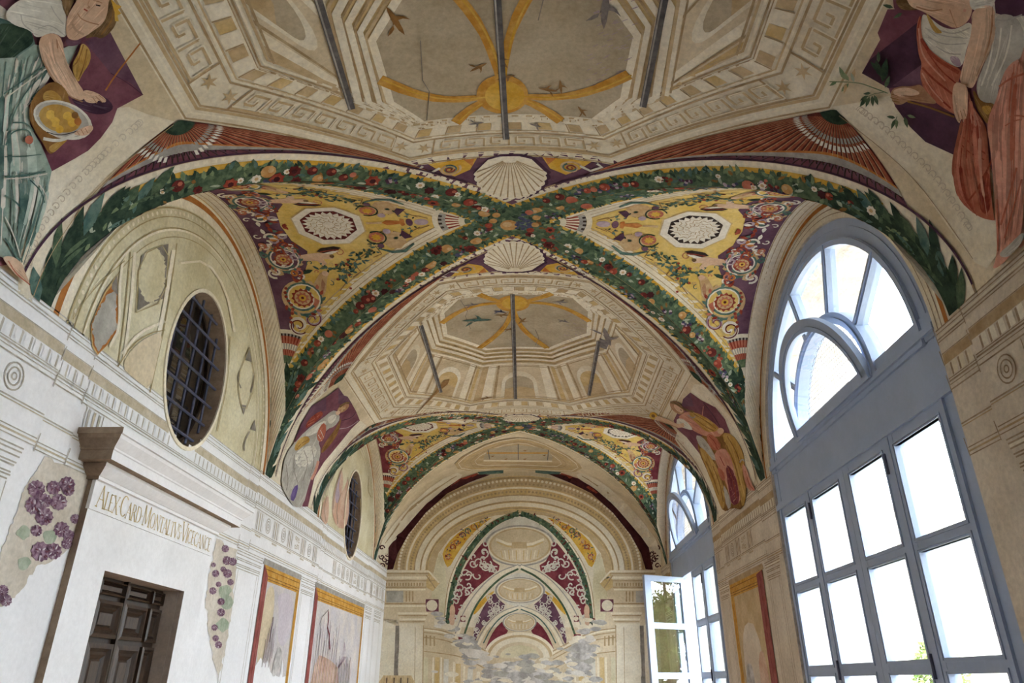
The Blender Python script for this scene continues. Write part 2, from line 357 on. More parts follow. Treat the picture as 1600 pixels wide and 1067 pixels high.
def make_window(k, c, lab, open_leaf=False, detail=True):
    root = empty('window_%d' % k, (XR, c, W_SILL)); tag(root, lab, 'window', kind='structure')
    O = (XR, c, W_SILL)
    def part(mb, name, parent=root, off=O, smooth=False): return rel(mb, off).build(name, parent, smooth)
    zc = ZWA
    b = MB(); ring(b, (c, zc), 1.36, WR+.004, 0, pi, 2.262, 2.36, FP); ring(b, (c, zc), 1.425, 1.44, 0, pi, 2.255, 2.27, FP)
    ring(b, (c, zc), 1.31, 1.365, 0, pi, 2.246, 2.35, FP); ring(b, (c, zc), 1.345, 1.36, 0, pi, 2.236, 2.26, FP); part(b, 'arch_frame')
    for s, e in ((-1, -1.345), (1, 1.405)):
        b = MB(); y0, y1 = sorted((c+e, c+s*WR)); b.box((2.262, y0, W_SILL), (2.36, y1, zc), FP)
        y0, y1 = sorted((c+e, c+e+s*.03)); b.box((2.246, y0, W_SILL), (2.27, y1, EYE+1.44), FP); part(b, 'jamb')
    b = MB(); b.box((2.268, c-WR, EYE+1.42), (2.36, c+WR, EYE+1.80), FP)
    for z0, z1, x in ((1.405, 1.45, 2.238), (1.45, 1.47, 2.252), (1.745, 1.775, 2.25), (1.775, 1.815, 2.232), (1.815, 1.895, 2.25)):
        b.box((x, c-1.49, EYE+z0), (2.3, c+1.49, EYE+z1), FP)
    part(b, 'transom')
    ic = (c-.03, EYE+1.80)
    b = MB(); ring(b, ic, .665, .75, 0, pi, 2.235, 2.34, FP); ring(b, ic, .69, .71, 0, pi, 2.222, 2.25, FP); part(b, 'inner_arch_frame')
    angs = [36, 72, 108, 144]
    for a in angs:
        b = MB(); a = math.radians(a); co, si = math.cos(a), math.sin(a)
        barseg(b, (ic[0]+.72*co, ic[1]+.72*si), (ic[0]+1.29*co, ic[1]+1.29*si), .055, 2.25, 2.33, FP)
        barseg(b, (ic[0]+.72*co, ic[1]+.72*si), (ic[0]+1.29*co, ic[1]+1.29*si), .025, 2.238, 2.26, FP); part(b, 'glazing_bar')
    ed = [0]+angs+[180]
    for i in range(5):
        a0, a1 = math.radians(ed[i]+1.2), math.radians(ed[i+1]-1.2); n = 12; pts = []
        for j in range(n+1):
            a = a0+(a1-a0)*j/n; q = (ic[0]+.735*math.cos(a), ic[1]+.735*math.sin(a)); pts.append(q)
        for j in range(n, -1, -1):
            a = a0+(a1-a0)*j/n; ca, sa = math.cos(a), math.sin(a); d = (ic[0]-c, ic[1]-zc)
            bq = d[0]*ca+d[1]*sa; r = -bq+math.sqrt(bq*bq-(d[0]**2+d[1]**2-1.335**2)); pts.append((ic[0]+r*ca, ic[1]+r*sa))
        b = MB(); b.add([(2.29, *q) for q in pts], [tuple(range(len(pts)))], 'glass'); part(b, 'pane')
    # the little half-round sash tilted into the room, with the fly screen behind it
    H = (2.232, ic[0], EYE+1.83); sash = empty('tilted_sash', (H[0]-O[0], H[1]-O[1], H[2]-O[2]), root); sash.rotation_euler = (0, -math.radians(14), 0)
    b = MB(); ring(b, (H[1], H[2]), .60, .70, 0, pi, 2.20, 2.245, FP); ring(b, (H[1], H[2]), .625, .64, 0, pi, 2.19, 2.21, FP)
    b.box((2.20, H[1]-.70, H[2]-.03), (2.245, H[1]+.70, H[2]+.045), FP); part(b, 'sash_frame', sash, H)
    b = MB(); pts = [(H[1]+.61*math.cos(pi*j/24), H[2]+.61*math.sin(pi*j/24)) for j in range(25)]
    b.add([(2.225, *q) for q in pts], [tuple(range(25))], 'glass'); part(b, 'pane', sash, H)
    if detail:
        b = MB()
        for j in range(-18, 19):
            y = j*.036; h = math.sqrt(max(0, .66**2-y*y)); b.box((2.318, ic[0]+y-.0011, ic[1]+.05), (2.3195, ic[0]+y+.0011, ic[1]+h), 'rod')
        for j in range(2, 19):
            zz = j*.036; h = math.sqrt(max(0, .66**2-zz*zz)); b.box((2.318, ic[0]-h, ic[1]+zz-.0011), (2.3195, ic[0]+h, ic[1]+zz+.0011), 'rod')
        tag(part(b, 'fly_screen'), kind='stuff')
    # lower lights
    for y0, y1 in ((-.705, -.635), (.725, .785)):
        b = MB(); b.box((2.25, c+y0, W_SILL), (2.35, c+y1, EYE+1.42), FP); part(b, 'mullion')
    b = MB(); b.box((2.22, c-1.49, W_SILL), (2.40, c+1.49, W_SILL+.06), FP); part(b, 'sill_rail')
    for i, (g0, g1) in enumerate(COLS):
        f0, f1 = (-1.345, -.705) if i == 0 else (-.635, .03) if i == 1 else (.03, .725) if i == 2 else (.785, 1.405)
        hinge = c+(f1 if i in (2, 3) else f0); HO = (2.25, hinge, W_SILL+.06)
        cs = empty('casement', (HO[0]-O[0], HO[1]-O[1], HO[2]-O[2]), root)
        z0, z1 = W_SILL+.06, EYE+1.405; xa, xb = 2.256, 2.306
        b = MB()
        for ya, yb in ((f0, g0), (g1, f1)): b.box((xa, c+ya+.003, z0), (xb, c+yb, z1), FP)
        part(b, 'stile', cs, HO)
        b = MB(); zz = [z0]+[q for r in reversed(ROWS) for q in r]+[z1]
        for j in range(0, len(zz), 2): b.box((xa, c+g0, zz[j]), (xb, c+g1, zz[j+1]), FP)
        part(b, 'rail', cs, HO)
        b = MB()
        for r0, r1 in ROWS:       # moulded bead round each pane
            for (e, x) in ((.022, xa-.007), (.010, xa-.004)):
                o = [(c+g0-e, r0-e), (c+g1+e, r0-e), (c+g1+e, r1+e), (c+g0-e, r1+e)]; n = [(c+g0-e+.010, r0-e+.010), (c+g1+e-.010, r0-e+.010), (c+g1+e-.010, r1+e-.010), (c+g0-e+.010, r1+e-.010)]
                vs = [(xa, *q) for q in o]+[(x, *q) for q in o]+[(x, *q) for q in n]+[(xa+.03, *q) for q in n]
                fs = [(k*4+j, k*4+(j+1) % 4, k*4+4+(j+1) % 4, k*4+4+j) for k in range(3) for j in range(4)]
                b.add(vs, fs, FP)
        part(b, 'bead', cs, HO)
        for r0, r1 in ROWS:
            b = MB(); b.add([(2.286, c+g0, r0), (2.286, c+g1, r0), (2.286, c+g1, r1), (2.286, c+g0, r1)], [(0, 1, 2, 3)], 'glass_leaf' if open_leaf and i == 2 else 'glass'); part(b, 'pane', cs, HO)
        if i in (1, 2):
            b = MB()
            for hz in (EYE+1.18, EYE+.02, EYE-1.0): b.tube([(2.243, hinge, hz), (2.243, hinge, hz+.13)], .009, 'iron')
            part(b, 'hinge', cs, HO)
        if open_leaf and i == 2:
            cs.location = (2.225-O[0], 11.12-O[1], HO[2]-O[2]); cs.rotation_euler = (0, 0, -math.atan2(.895, .446))
    return root
w1 = make_window(1, RCEN[0], 'unseen arched window beside the viewer, with shutters added to dim the near vault', detail=False)
for k in range(4):      # unseen shutters, added to keep daylight off the near vault
    b = MB(); y0 = RCEN[0]-1.46+k*.735; b.box((2.72, y0, W_SILL+.02), (2.76, y0+.715, ZWA+.25), 'frame_paint'); rel(b, (XR, RCEN[0], W_SILL)).build('added_shutter', w1)
make_window(2, RCEN[1], 'tall blue-grey arched window nearest the viewer, all lower casements shut')
make_window(3, RCEN[2], 'tall blue-grey arched window farther along, with one casement swung open', open_leaf=True)

# ---------------------------------------------------------------- oval grilled windows of the left wall
for k, (y, z, a, bb) in enumerate(OVAL):
    O = (XL, y, z)
    root = empty('window_%d' % (k+4), O)
    tag(root, ('oval grilled opening behind the viewer', 'large dark oval window with iron grille above the door', 'small far oval window with iron grille near the end wall')[k], 'window', kind='structure')
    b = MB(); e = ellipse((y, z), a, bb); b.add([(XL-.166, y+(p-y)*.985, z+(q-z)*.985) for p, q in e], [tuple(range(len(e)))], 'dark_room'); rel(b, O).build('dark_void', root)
    b = MB(); n = len(e)
    o2 = ellipse((y, z), a+.028, bb+.028)
    b.add([(XL+.012, *q) for q in e]+[(XL+.012, *q) for q in o2]+[(XL-.02, *q) for q in e]+[(XL, *q) for q in o2], [(i, (i+1) % n, n+(i+1) % n, n+i) for i in range(n)]+[(i, 2*n+i, 2*n+(i+1) % n, (i+1) % n) for i in range(n)]+[(n+i, n+(i+1) % n, 3*n+(i+1) % n, 3*n+i) for i in range(n)], 'cream_light'); rel(b, O).build('oval_rim', root)
    b = MB(); b.add([(XL-.14, y+(p-y)*.985, z+(q-z)*.985) for p, q in e], [tuple(range(len(e)))], 'glass'); rel(b, O).build('pane', root)
    b = MB(); ring(b, (y, z), a*.93, a*.985, 0, 2*pi, XL-.15, XL-.125, 'wood_dark', 48, bb/a); b.box((XL-.15, y-.018, z-bb*.95), (XL-.128, y+.018, z+bb*.95), 'wood_dark'); rel(b, O).build('sash_frame', root)
    for j in range(-2, 3):
        yy = j*.165; h = bb*math.sqrt(max(0, 1-(yy/a)**2))*.965
        b = MB(); b.tube([(XL-.06, y+yy, z-h), (XL-.06, y+yy, z+h)], .0105, 'iron', 6); rel(b, O).build('grille_bar', root)
    for j in range(-3, 4):
        zz = j*.165; h = a*math.sqrt(max(0, 1-(zz/bb)**2))*.965
        if h < .1: continue
        b = MB(); b.tube([(XL-.045, y-h, z+zz), (XL-.045, y+h, z+zz)], .0105, 'iron', 6); rel(b, O).build('grille_bar', root)

# ---------------------------------------------------------------- door, its plaster surround and the inscription
XD = XL-.11
droot = empty('door_1', (XD, (d0+d1)/2, 0)); tag(droot, 'dark panelled wooden door set in the white surround', 'door', kind='structure')
OD = (XD, (d0+d1)/2, 0)
b = MB(); b.box((XD-.05, d0, .0), (XD, d1, dz), 'wood_dark'); rel(b, OD).build('door_leaf', droot)
cols = [(4.225, 4.385), (4.425, 4.715), (4.745, 5.035), (5.075, 5.235)]
rows = [(EYE+.475, EYE+.555), (EYE+.235, EYE+.445), (EYE-.34, EYE+.205), (EYE-.55, EYE-.37), (EYE-1.15, EYE-.58), (EYE-1.5, EYE-1.18)]
for c0, c1 in cols:
    for r0, r1 in rows:
        b = MB(); wd = min(c1-c0, r1-r0)
        prof = [(0, 0), (.0, .028), (.10*wd, .034), (.16*wd, .012), (.22*wd, .022), (.30*wd, .002), (.34*wd, .016)]
        rings = [[(XD+h, c0+i, r0+i), (XD+h, c1-i, r0+i), (XD+h, c1-i, r1-i), (XD+h, c0+i, r1-i)] for i, h in prof]
        b.loft(rings, 'wood_panel'); rel(b, OD).build('panel', droot)
b = MB(); b.box((XD, 4.718, .0), (XD+.03, 4.742, dz), 'wood_dark'); rel(b, OD).build('meeting_stile', droot)
XF = XL+.042
S0, S1, SZ = 3.9, 5.56, EYE+1.04
troot = empty('trim_1', (XL, (S0+S1)/2, 0)); tag(troot, 'projecting white plaster door surround with moulded cornice and gilt inscription', 'door surround', kind='structure')
OT = (XL, (S0+S1)/2, 0)
b = MB(); pts = [(S0, 0), (d0, 0), (d0, dz), (d1, dz), (d1, 0), (S1, 0), (S1, SZ), (S0, SZ)]
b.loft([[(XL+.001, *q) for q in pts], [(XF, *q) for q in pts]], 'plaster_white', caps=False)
for j_, m_ in ((1, 'door_reveal'), (2, 'door_reveal'), (3, 'door_reveal'), (7, 'brown_shade')): b.m[j_] = b.mi(m_)  # recess faces and near edge darkened: shade painted onto the plaster
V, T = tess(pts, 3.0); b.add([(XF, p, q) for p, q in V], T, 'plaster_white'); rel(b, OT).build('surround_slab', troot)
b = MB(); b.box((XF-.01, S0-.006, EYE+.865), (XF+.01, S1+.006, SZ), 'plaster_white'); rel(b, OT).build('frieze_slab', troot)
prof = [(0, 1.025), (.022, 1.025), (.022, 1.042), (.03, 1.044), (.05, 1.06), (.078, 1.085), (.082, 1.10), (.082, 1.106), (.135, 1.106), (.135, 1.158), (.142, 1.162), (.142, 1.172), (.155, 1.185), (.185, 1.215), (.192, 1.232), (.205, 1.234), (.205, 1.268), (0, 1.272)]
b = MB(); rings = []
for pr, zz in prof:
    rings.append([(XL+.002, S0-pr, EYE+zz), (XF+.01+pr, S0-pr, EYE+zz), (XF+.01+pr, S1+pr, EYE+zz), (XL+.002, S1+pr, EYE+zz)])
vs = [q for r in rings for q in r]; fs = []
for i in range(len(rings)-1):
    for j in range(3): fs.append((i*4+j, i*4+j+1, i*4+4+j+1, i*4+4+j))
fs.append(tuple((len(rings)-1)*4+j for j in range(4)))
b.add(vs, fs, 'plaster_white'); b.m = [b.mi('brown_shade') if (f[0] % 4 == 0 and len(f) == 4 and i < len(fs)-1) or (i//3 == 7) else b.mi('plaster_white') for i, f in enumerate(b.f)]  # near end and soffit browned: the plaster's shade put into its colour
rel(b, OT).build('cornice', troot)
# roman capitals as thick-and-thin strokes with serifs; unit box height 1
GL = {'A': (.78, [(0, 0, .36, 1, .06), (.36, 1, .72, 0, .13), (.14, .36, .56, .36, .05)], [(0, 0), (.72, 0)]),
 'L': (.58, [(.12, 0, .12, 1, .13), (.06, .03, .54, .03, .06), (.54, .0, .54, .2, .04)], [(.12, 0), (.12, 1)]),
 'E': (.58, [(.12, 0, .12, 1, .13), (.06, .03, .52, .03, .06), (.06, .97, .5, .97, .06), (.12, .52, .42, .52, .05), (.52, 0, .52, .18, .04), (.5, 1, .5, .84, .04)], []),
 'X': (.76, [(.04, 1, .7, 0, .13), (.66, 1, .06, 0, .06)], [(.04, 1), (.7, 0), (.66, 1), (.06, 0)]),
 'R': (.72, [(.12, 0, .12, 1, .13), (.1, .97, .36, .97, .06), (.36, .97, .5, .87, .09), (.5, .87, .52, .7, .12), (.52, .7, .38, .52, .1), (.38, .52, .12, .5, .05), (.34, .52, .7, 0, .12)], [(.12, 0), (.7, 0)]),
 'D': (.82, [(.12, 0, .12, 1, .13), (.1, .97, .4, .97, .06), (.4, .97, .62, .84, .09), (.62, .84, .72, .5, .13), (.72, .5, .62, .16, .13), (.62, .16, .4, .03, .09), (.4, .03, .1, .03, .06)], []),
 'M': (.98, [(.12, 0, .16, 1, .06), (.16, 1, .48, .1, .12), (.48, .1, .8, 1, .05), (.8, 1, .86, 0, .13)], [(.12, 0), (.86, 0)]),
 'N': (.84, [(.12, 0, .12, 1, .06), (.12, 1, .7, 0, .13), (.7, 0, .7, 1, .06)], [(.12, 0), (.7, 1)]),
 'T': (.66, [(.32, 0, .32, 1, .13), (.02, .97, .62, .97, .06), (.02, .97, .02, .8, .04), (.62, .97, .62, .8, .04)], [(.32, 0)]),
 'V': (.76, [(.02, 1, .38, 0, .13), (.38, 0, .72, 1, .06)], [(.02, 1), (.72, 1)]),
 'I': (.32, [(.14, 0, .14, 1, .13)], [(.14, 0), (.14, 1)]), '.': (.26, [(.06, .5, .16, .5, .12)], [])}
def arc(cx, cy, rx, ry, a0, a1, n=8):
    P = [(cx+rx*math.cos(math.radians(a0+(a1-a0)*i/n)), cy+ry*math.sin(math.radians(a0+(a1-a0)*i/n))) for i in range(n+1)]
    return [(*P[i], *P[i+1], .05+.08*abs(math.cos(math.radians(a0+(a1-a0)*(i+.5)/n)))) for i in range(n)]
GL['C'] = (.78, arc(.42, .5, .36, .48, 45, 315, 12), []); GL['O'] = (.86, arc(.42, .5, .36, .48, 0, 360, 16), [])
GL['S'] = (.56, arc(.27, .75, .2, .23, 20, 250, 8)+arc(.27, .26, .22, .25, 110, -160, 8), [])
lt = MB(); cur = 0.0; XT = XF+.0125
words = 'ALEX.CARD.MONTALTVS.VICECANCE'; caps = {0, 5, 10, 20}
tot = sum(GL[ch][0]*(1.28 if i in caps else 1.0) for i, ch in enumerate(words)); unit = (S1-S0-.10)/tot
for i, ch in enumerate(words):
    adv, st, sf = GL[ch]; k = unit*(1.28 if i in caps else 1.0); hh = .098*(1.28 if i in caps else 1.0)
    Y0 = S0+.05+cur; Z0 = EYE+.888
    def tr(x, y): return (XT, Y0+x*k, Z0+y*hh)
    for (xa, ya, xb, yb, wd) in st:
        dx, dy = (xb-xa), (yb-ya)*hh/k; L = math.hypot(dx, dy); nx, ny = -dy/L*wd/2*.9, dx/L*wd/2*.9*k/hh
        lt.add([tr(xa+nx, ya+ny), tr(xa-nx, ya-ny), tr(xb-nx, yb-ny), tr(xb+nx, yb+ny)], [(0, 1, 2, 3)], 'gilt_letters')
    for (xa, ya) in sf:
        lt.add([tr(xa-.12, ya-.02), tr(xa+.12, ya-.02), tr(xa+.12, ya+.03), tr(xa-.12, ya+.03)], [(0, 1, 2, 3)], 'gilt_letters')
    cur += adv*k
tag(rel(lt, OT).build('inscription', troot), 'gilt roman capitals painted on the frieze')

# ---------------------------------------------------------------- pale wooden board standing near the far left corner
ib = empty('wooden_board', (-1.98, 11.5, 0)); tag(ib, 'pale wooden notice board with shaped top standing at the far left corner', 'notice board')
OB = (-1.98, 11.5, 0)
tp = EYE+.085
b = MB(); pts = [(-2.24, .75), (-1.72, .75), (-1.72, tp-.075), (-1.742, tp-.055), (-1.765, tp-.02), (-1.772, tp), (-2.188, tp), (-2.195, tp-.02), (-2.218, tp-.055), (-2.24, tp-.075)]
b.loft([[(x, 11.5, z) for x, z in pts], [(x, 11.53, z) for x, z in pts]], 'wood_pale'); rel(b, OB).build('board', ib)
for x in (-2.13, -2.02, -1.92, -1.82): b = MB(); b.box((x-.006, 11.494, .78), (x+.006, 11.502, tp-.03), 'wood_dark'); rel(b, OB).build('batten', ib)
for x in (-2.2, -1.76):
    b = MB(); b.box((x-.03, 11.53, 0), (x+.03, 11.58, tp-.1), 'wood_pale'); b.box((x-.03, 11.33, 0), (x+.03, 11.75, .05), 'wood_pale'); rel(b, OB).build('leg', ib)

# ---------------------------------------------------------------- outside: ground, trees, the twin pavilion's corner
b = MB(); b.add([(XR+WT, -90, -.16), (120, -90, -.16), (120, 140, -.16), (XR+WT, 140, -.16)], [(0, 1, 2, 3)], 'gravel'); tag(b.build('ground'), 'pale gravel court outside the windows', 'ground', kind='structure')
def leaf_mesh(mb, c, r, n, size, rnd, m):
    for _ in range(n):
        while True:
            q = Vector((rnd.uniform(-1, 1), rnd.uniform(-1, 1), rnd.uniform(-1, 1)))
            if .25 < q.length < 1: break
        q = Vector((c[0]+q.x*r[0], c[1]+q.y*r[1], c[2]+q.z*r[2])); u = Vector((rnd.gauss(0, 1), rnd.gauss(0, 1), rnd.gauss(0, 1))).normalized(); v = u.orthogonal().normalized()
        s = size*rnd.uniform(.6, 1.3); mb.add([q-u*s, q+v*s*.5, q+u*s, q-v*s*.5], [(0, 1, 2, 3)], m)
def tree(loc, h, label, seed):
    rnd = random.Random(seed); root = empty('tree', loc); tag(root, label, 'tree', 'garden trees outside')
    b = MB(); b.tube([(0, 0, 0), (.1, 0, h*.3), (0, .1, h*.6), (.1, 0, h*.9)], [.22, .17, .1, .03], 'bark'); b.build('trunk', root)
    for k in range(9):
        a = rnd.uniform(0, 2*pi); z0 = h*rnd.uniform(.3, .7); L = h*rnd.uniform(.18, .32)
        b = MB(); b.tube([(0, 0, z0), (L*.5*math.cos(a), L*.5*math.sin(a), z0+L*.35), (L*math.cos(a), L*math.sin(a), z0+L*.8)], [.08, .05, .02], 'bark', 5); b.build('branch', root)
    b = MB()
    for k in range(16):
        a = rnd.uniform(0, 2*pi); d = h*rnd.uniform(0, .28); z = h*rnd.uniform(.35, .98)
        leaf_mesh(b, (d*math.cos(a), d*math.sin(a), z), (h*.13, h*.13, h*.10), 420, .09, rnd, 'foliage')
    tag(b.build('foliage', root), kind='stuff')
tree((17, 3.2, -.16), 6.2, 'leafy green tree mirrored in the open casement pane', 3)
tree((21.5, -2.5, -.16), 7.0, 'taller green tree in the garden, behind the mirrored one', 5)
tree((24, 6.5, -.16), 5.5, 'green garden tree beyond the middle of the court', 8)
pr = empty('pavilion', (12.6, 24.6, -.16)); tag(pr, 'pale neighbouring pavilion with quoined corner seen through the near window', 'building')
OP = (12.6, 24.6, -.16)
b = MB(); b.box((11.55, 24.2, -.16), (16.0, 30, EYE+5.0), 'facade'); rel(b, OP).build('wall', pr)
b = MB(); b.box((11.35, 24.0, EYE+5.0), (16.2, 30.2, EYE+5.2), 'quoin'); rel(b, OP).build('cornice', pr)
b = MB(); zt = EYE+5.2; b.add([(11.2, 23.9, zt), (16.4, 23.9, zt), (16.4, 30.4, zt), (11.2, 30.4, zt), (13.8, 27.1, zt+1.3)], [(0, 1, 4), (1, 2, 4), (2, 3, 4), (3, 0, 4), (0, 3, 2, 1)], 'roof_tile'); rel(b, OP).build('roof', pr)
for j in range(17):
    b = MB(); wq = .55 if j % 2 else .38; b.box((11.5, 24.14, -.16+j*.39+.01), (11.55+wq, 24.5, -.16+j*.39+.37), 'quoin'); rel(b, OP).build('quoin', pr)
sh = empty('shrub', (11.6, 22.6, -.16)); tag(sh, 'green garden shrub in front of the neighbouring pavilion', 'shrub')
b = MB(); leaf_mesh(b, (0, 0, 1.5), (.75, .75, 1.5), 2200, .09, random.Random(4), 'foliage'); tag(b.build('foliage', sh), kind='stuff')
b = MB(); b.tube([(0, 0, 0), (.05, 0, 1.2), (0, .05, 2.2)], [.07, .05, .02], 'bark'); b.build('stem', sh)
# ---------------------------------------------------------------- fresco painter: thin skins of paint laid on a surface
LIFT = .0016
class Paint(MB):
    auto = None      # in metric mappings, split anything larger than this so it follows the curve
    def poly(s, pts, mp, m, layer=1, step=None, holes=()):
        if len(pts) < 3: return
        if step is None and s.auto and max(max(p[0] for p in pts)-min(p[0] for p in pts), max(p[1] for p in pts)-min(p[1] for p in pts)) > s.auto*1.9: step = s.auto
        if step is None and not holes:
            q = [mp(a, b, layer*LIFT) for a, b in pts]
            if any(x is None for x in q): return
            s.add(q, [tuple(range(len(q)))], m); return
        V, T = tess(pts, step or 1e9, holes)
        q = [mp(a, b, layer*LIFT) for a, b in V]; T = [t for t in T if all(q[i] is not None for i in t)]
        s.add([x or (0, 0, 0) for x in q], T, m)
    def stroke(s, pts, wd, mp, m, layer=2, step=None, closed=False):
        if s.auto and not step and not isinstance(wd, (list, tuple)): step = s.auto*1.6
        if step: pts = densify(pts, step, closed)
        n = len(pts); A = []
        for i, p in enumerate(pts):
            a = pts[(i-1) % n] if closed or i else p; b = pts[(i+1) % n] if closed or i < n-1 else p
            dx, dy = b[0]-a[0], b[1]-a[1]; L = math.hypot(dx, dy) or 1; h = (wd[i*len(wd)//n] if isinstance(wd, (list, tuple)) else wd)/2
            A.append((p[0]-dy/L*h, p[1]+dx/L*h)); A.append((p[0]+dy/L*h, p[1]-dx/L*h))
        q = [mp(a, b, layer*LIFT) for a, b in A]
        fs = []
        for i in range(n if closed else n-1):
            j = (i+1) % n; f = (2*i, 2*i+1, 2*j+1, 2*j)
            if all(q[k] is not None for k in f): fs.append(f)
        s.add([x or (0, 0, 0) for x in q], fs, m)
    def disc(s, c, r, mp, m, layer=2, n=10, ry=None, rot=0): s.poly(ellipse(c, r, ry or r, n, rot), mp, m, layer)
    def rosette(s, c, r, mp, m, layer=2, petals=5, depth=.6, rot=0, n=None):
        k = petals*2; s.poly([(c[0]+(r if i % 2 == 0 else r*depth)*math.cos(rot+2*pi*i/k), c[1]+(r if i % 2 == 0 else r*depth)*math.sin(rot+2*pi*i/k)) for i in range(k)], mp, m, layer)
    def leaf(s, c, ang, L, wd, mp, m, layer=2):
        ca, sa = math.cos(ang), math.sin(ang)
        s.poly([(c[0]+x*L*ca-y*wd*sa, c[1]+x*L*sa+y*wd*ca) for x, y in ((0, 0), (.3, .45), (.65, .4), (1, 0), (.65, -.4), (.3, -.45))], mp, m, layer)
    def spiral(s, c, r0, r1, a0, turns, wd, mp, m, layer=2, n=26, k=1.0):
        s.stroke([(c[0]+(r0+(r1-r0)*i/n)*math.cos(a0+turns*2*pi*i/n), c[1]+k*(r0+(r1-r0)*i/n)*math.sin(a0+turns*2*pi*i/n)) for i in range(n+1)], wd, mp, m, layer)
def PX(bv, ox=0., oy=0., s=1.):
    org = Vector((0, 0, EYE))
    def f(a, b, lift):
        u = ox+a/s; v = oy+b/s; d = _F+_R*((u-800)/FPX)+_U*((533.5-v)/FPX); d = Vector(d).normalized()
        h, n, i, t = bv.ray_cast(org, d)
        if h is None: return None
        if n.dot(d) > 0: n = -n
        return tuple(h+n*lift)
    return f
def WALLL(a, b, lift): return (XL+lift, a, EYE+b)
def WALLR(a, b, lift): return (XR-lift, a, EYE+b)
# unrolled barrel: a = arc length from the crown
_t = np.linspace(0, pi/2, 400); _ds = np.hypot(HW*np.cos(_t), RISE*np.sin(_t)); _ac = np.concatenate([[0], np.cumsum((_ds[1:]+_ds[:-1])/2*np.diff(_t))])
def MAIN(a, y, lift):
    t = float(np.interp(abs(a), _ac, _t))*(1 if a >= 0 else -1)
    phi = pi/2+t; n = Vector((math.cos(phi)/HW, 0, -math.sin(phi)/RISE)).normalized(); q = main_pt(phi, y)
    return (q[0]+n.x*lift, q[1], q[2]+n.z*lift)
def PANEL(bay, side, flip=1):
    def f(s_, t_, lift):
        p = min(1, max(0, s_/HW)); ps = min(pi, max(0, pi/2+flip*t_/HB)); r = z_rise(p); q = lat_pt(bay, side, p, ps)
        n = Vector((0, math.cos(ps)/HB, -math.sin(ps)/r)).normalized(); return (q[0], q[1]+n.y*lift, q[2]+n.z*lift)
    return f
# along a groin: l = metres from the crossing, d = offset (negative on the barrel, positive on the side cell)
_th = np.linspace(0, pi/2, 300); _gl = np.hypot(np.hypot(HW, HB)*np.cos(_th), RISE*np.sin(_th)); _gl = np.concatenate([[0], np.cumsum((_gl[1:]+_gl[:-1])/2*np.diff(_th))])
GLEN = float(_gl[-1])
def BAND(bay, side, end):
    cache = {}
    def frame(l):
        k = round(l, 4)
        if k in cache: return cache[k]
        th = float(np.interp(l, _gl, _th)); e = .004
        p0, p1 = math.sin(max(0.001, th-e)), math.sin(min(pi/2-1e-4, th+e)); p = math.sin(min(pi/2-1e-4, max(.001, th)))
        G = Vector(groin(bay, side, end, p)); T = (Vector(groin(bay, side, end, p1))-Vector(groin(bay, side, end, p0))).normalized()
        phi = math.acos(max(-1, min(1, -(G.x-XC)/HW))); N = Vector((math.cos(phi)/HW, 0, -math.sin(phi)/RISE)).normalized()
        D = N.cross(T).normalized(); D = D if D.y*end > 0 else -D
        ps = psi_groin(p); ps = ps if end < 0 else pi-ps; N2 = Vector((0, math.cos(ps)/HB, -math.sin(ps)/z_rise(p))).normalized()
        E = N2.cross(T).normalized(); E = E if E.x*side > 0 else -E
        cache[k] = (G, D, E); return cache[k]
    def f(l, d, lift):
        G, D, E = frame(l)
        if d <= 0: return snap_main(G+D*(-d), lift)
        return snap_lat(G+E*d, bay, side, lift)
    return f
ARMS = [(b_, s_, e_) for b_ in (1, 2) for s_ in (-1, 1) for e_ in (-1, 1)]+[(0, -1, 1), (0, 1, 1)]
WHERE = {(1, -1, -1): 'upper left arm of the near crossing', (1, 1, -1): 'upper right arm of the near crossing', (1, -1, 1): 'lower left arm of the near crossing', (1, 1, 1): 'lower right arm of the near crossing',
         (2, -1, -1): 'upper left arm of the far crossing', (2, 1, -1): 'upper right arm of the far crossing', (2, -1, 1): 'lower left arm of the far crossing', (2, 1, 1): 'lower right arm of the far crossing', (0, -1, 1): 'arm overhead left', (0, 1, 1): 'arm overhead right'}
GM, GL_ = -.17, .19
rnd = random.Random(11)
def strip_band(P, mp, l0, l1, d0, d1, m, layer, n):
    """a band between two offsets; split at the groin crease"""
    for a, b in ([(d0, d1)] if d0*d1 >= 0 else [(d0, 0), (0, d1)]):
        k = max(1, int(abs(b-a)/.07)); vs = []; fs = []
        for i in range(n+1):
            l = l0+(l1-l0)*i/n
            for j in range(k+1):
                d = a+(b-a)*j/k; d = d if abs(d) > 1e-9 else (-1e-6 if b <= 0 else 1e-6); vs.append(mp(l, d, layer*LIFT))
        for i in range(n):
            for j in range(k): q = i*(k+1)+j; fs.append((q, q+1, q+k+2, q+k+1))
        P.add(vs, fs, m)
def mp_side(mp, d0):     # keep a small motif wholly on one side of the crease
    return lambda l, d, lift: mp(l, min(-1e-6, d) if d0 <= 0 else max(1e-6, d), lift)
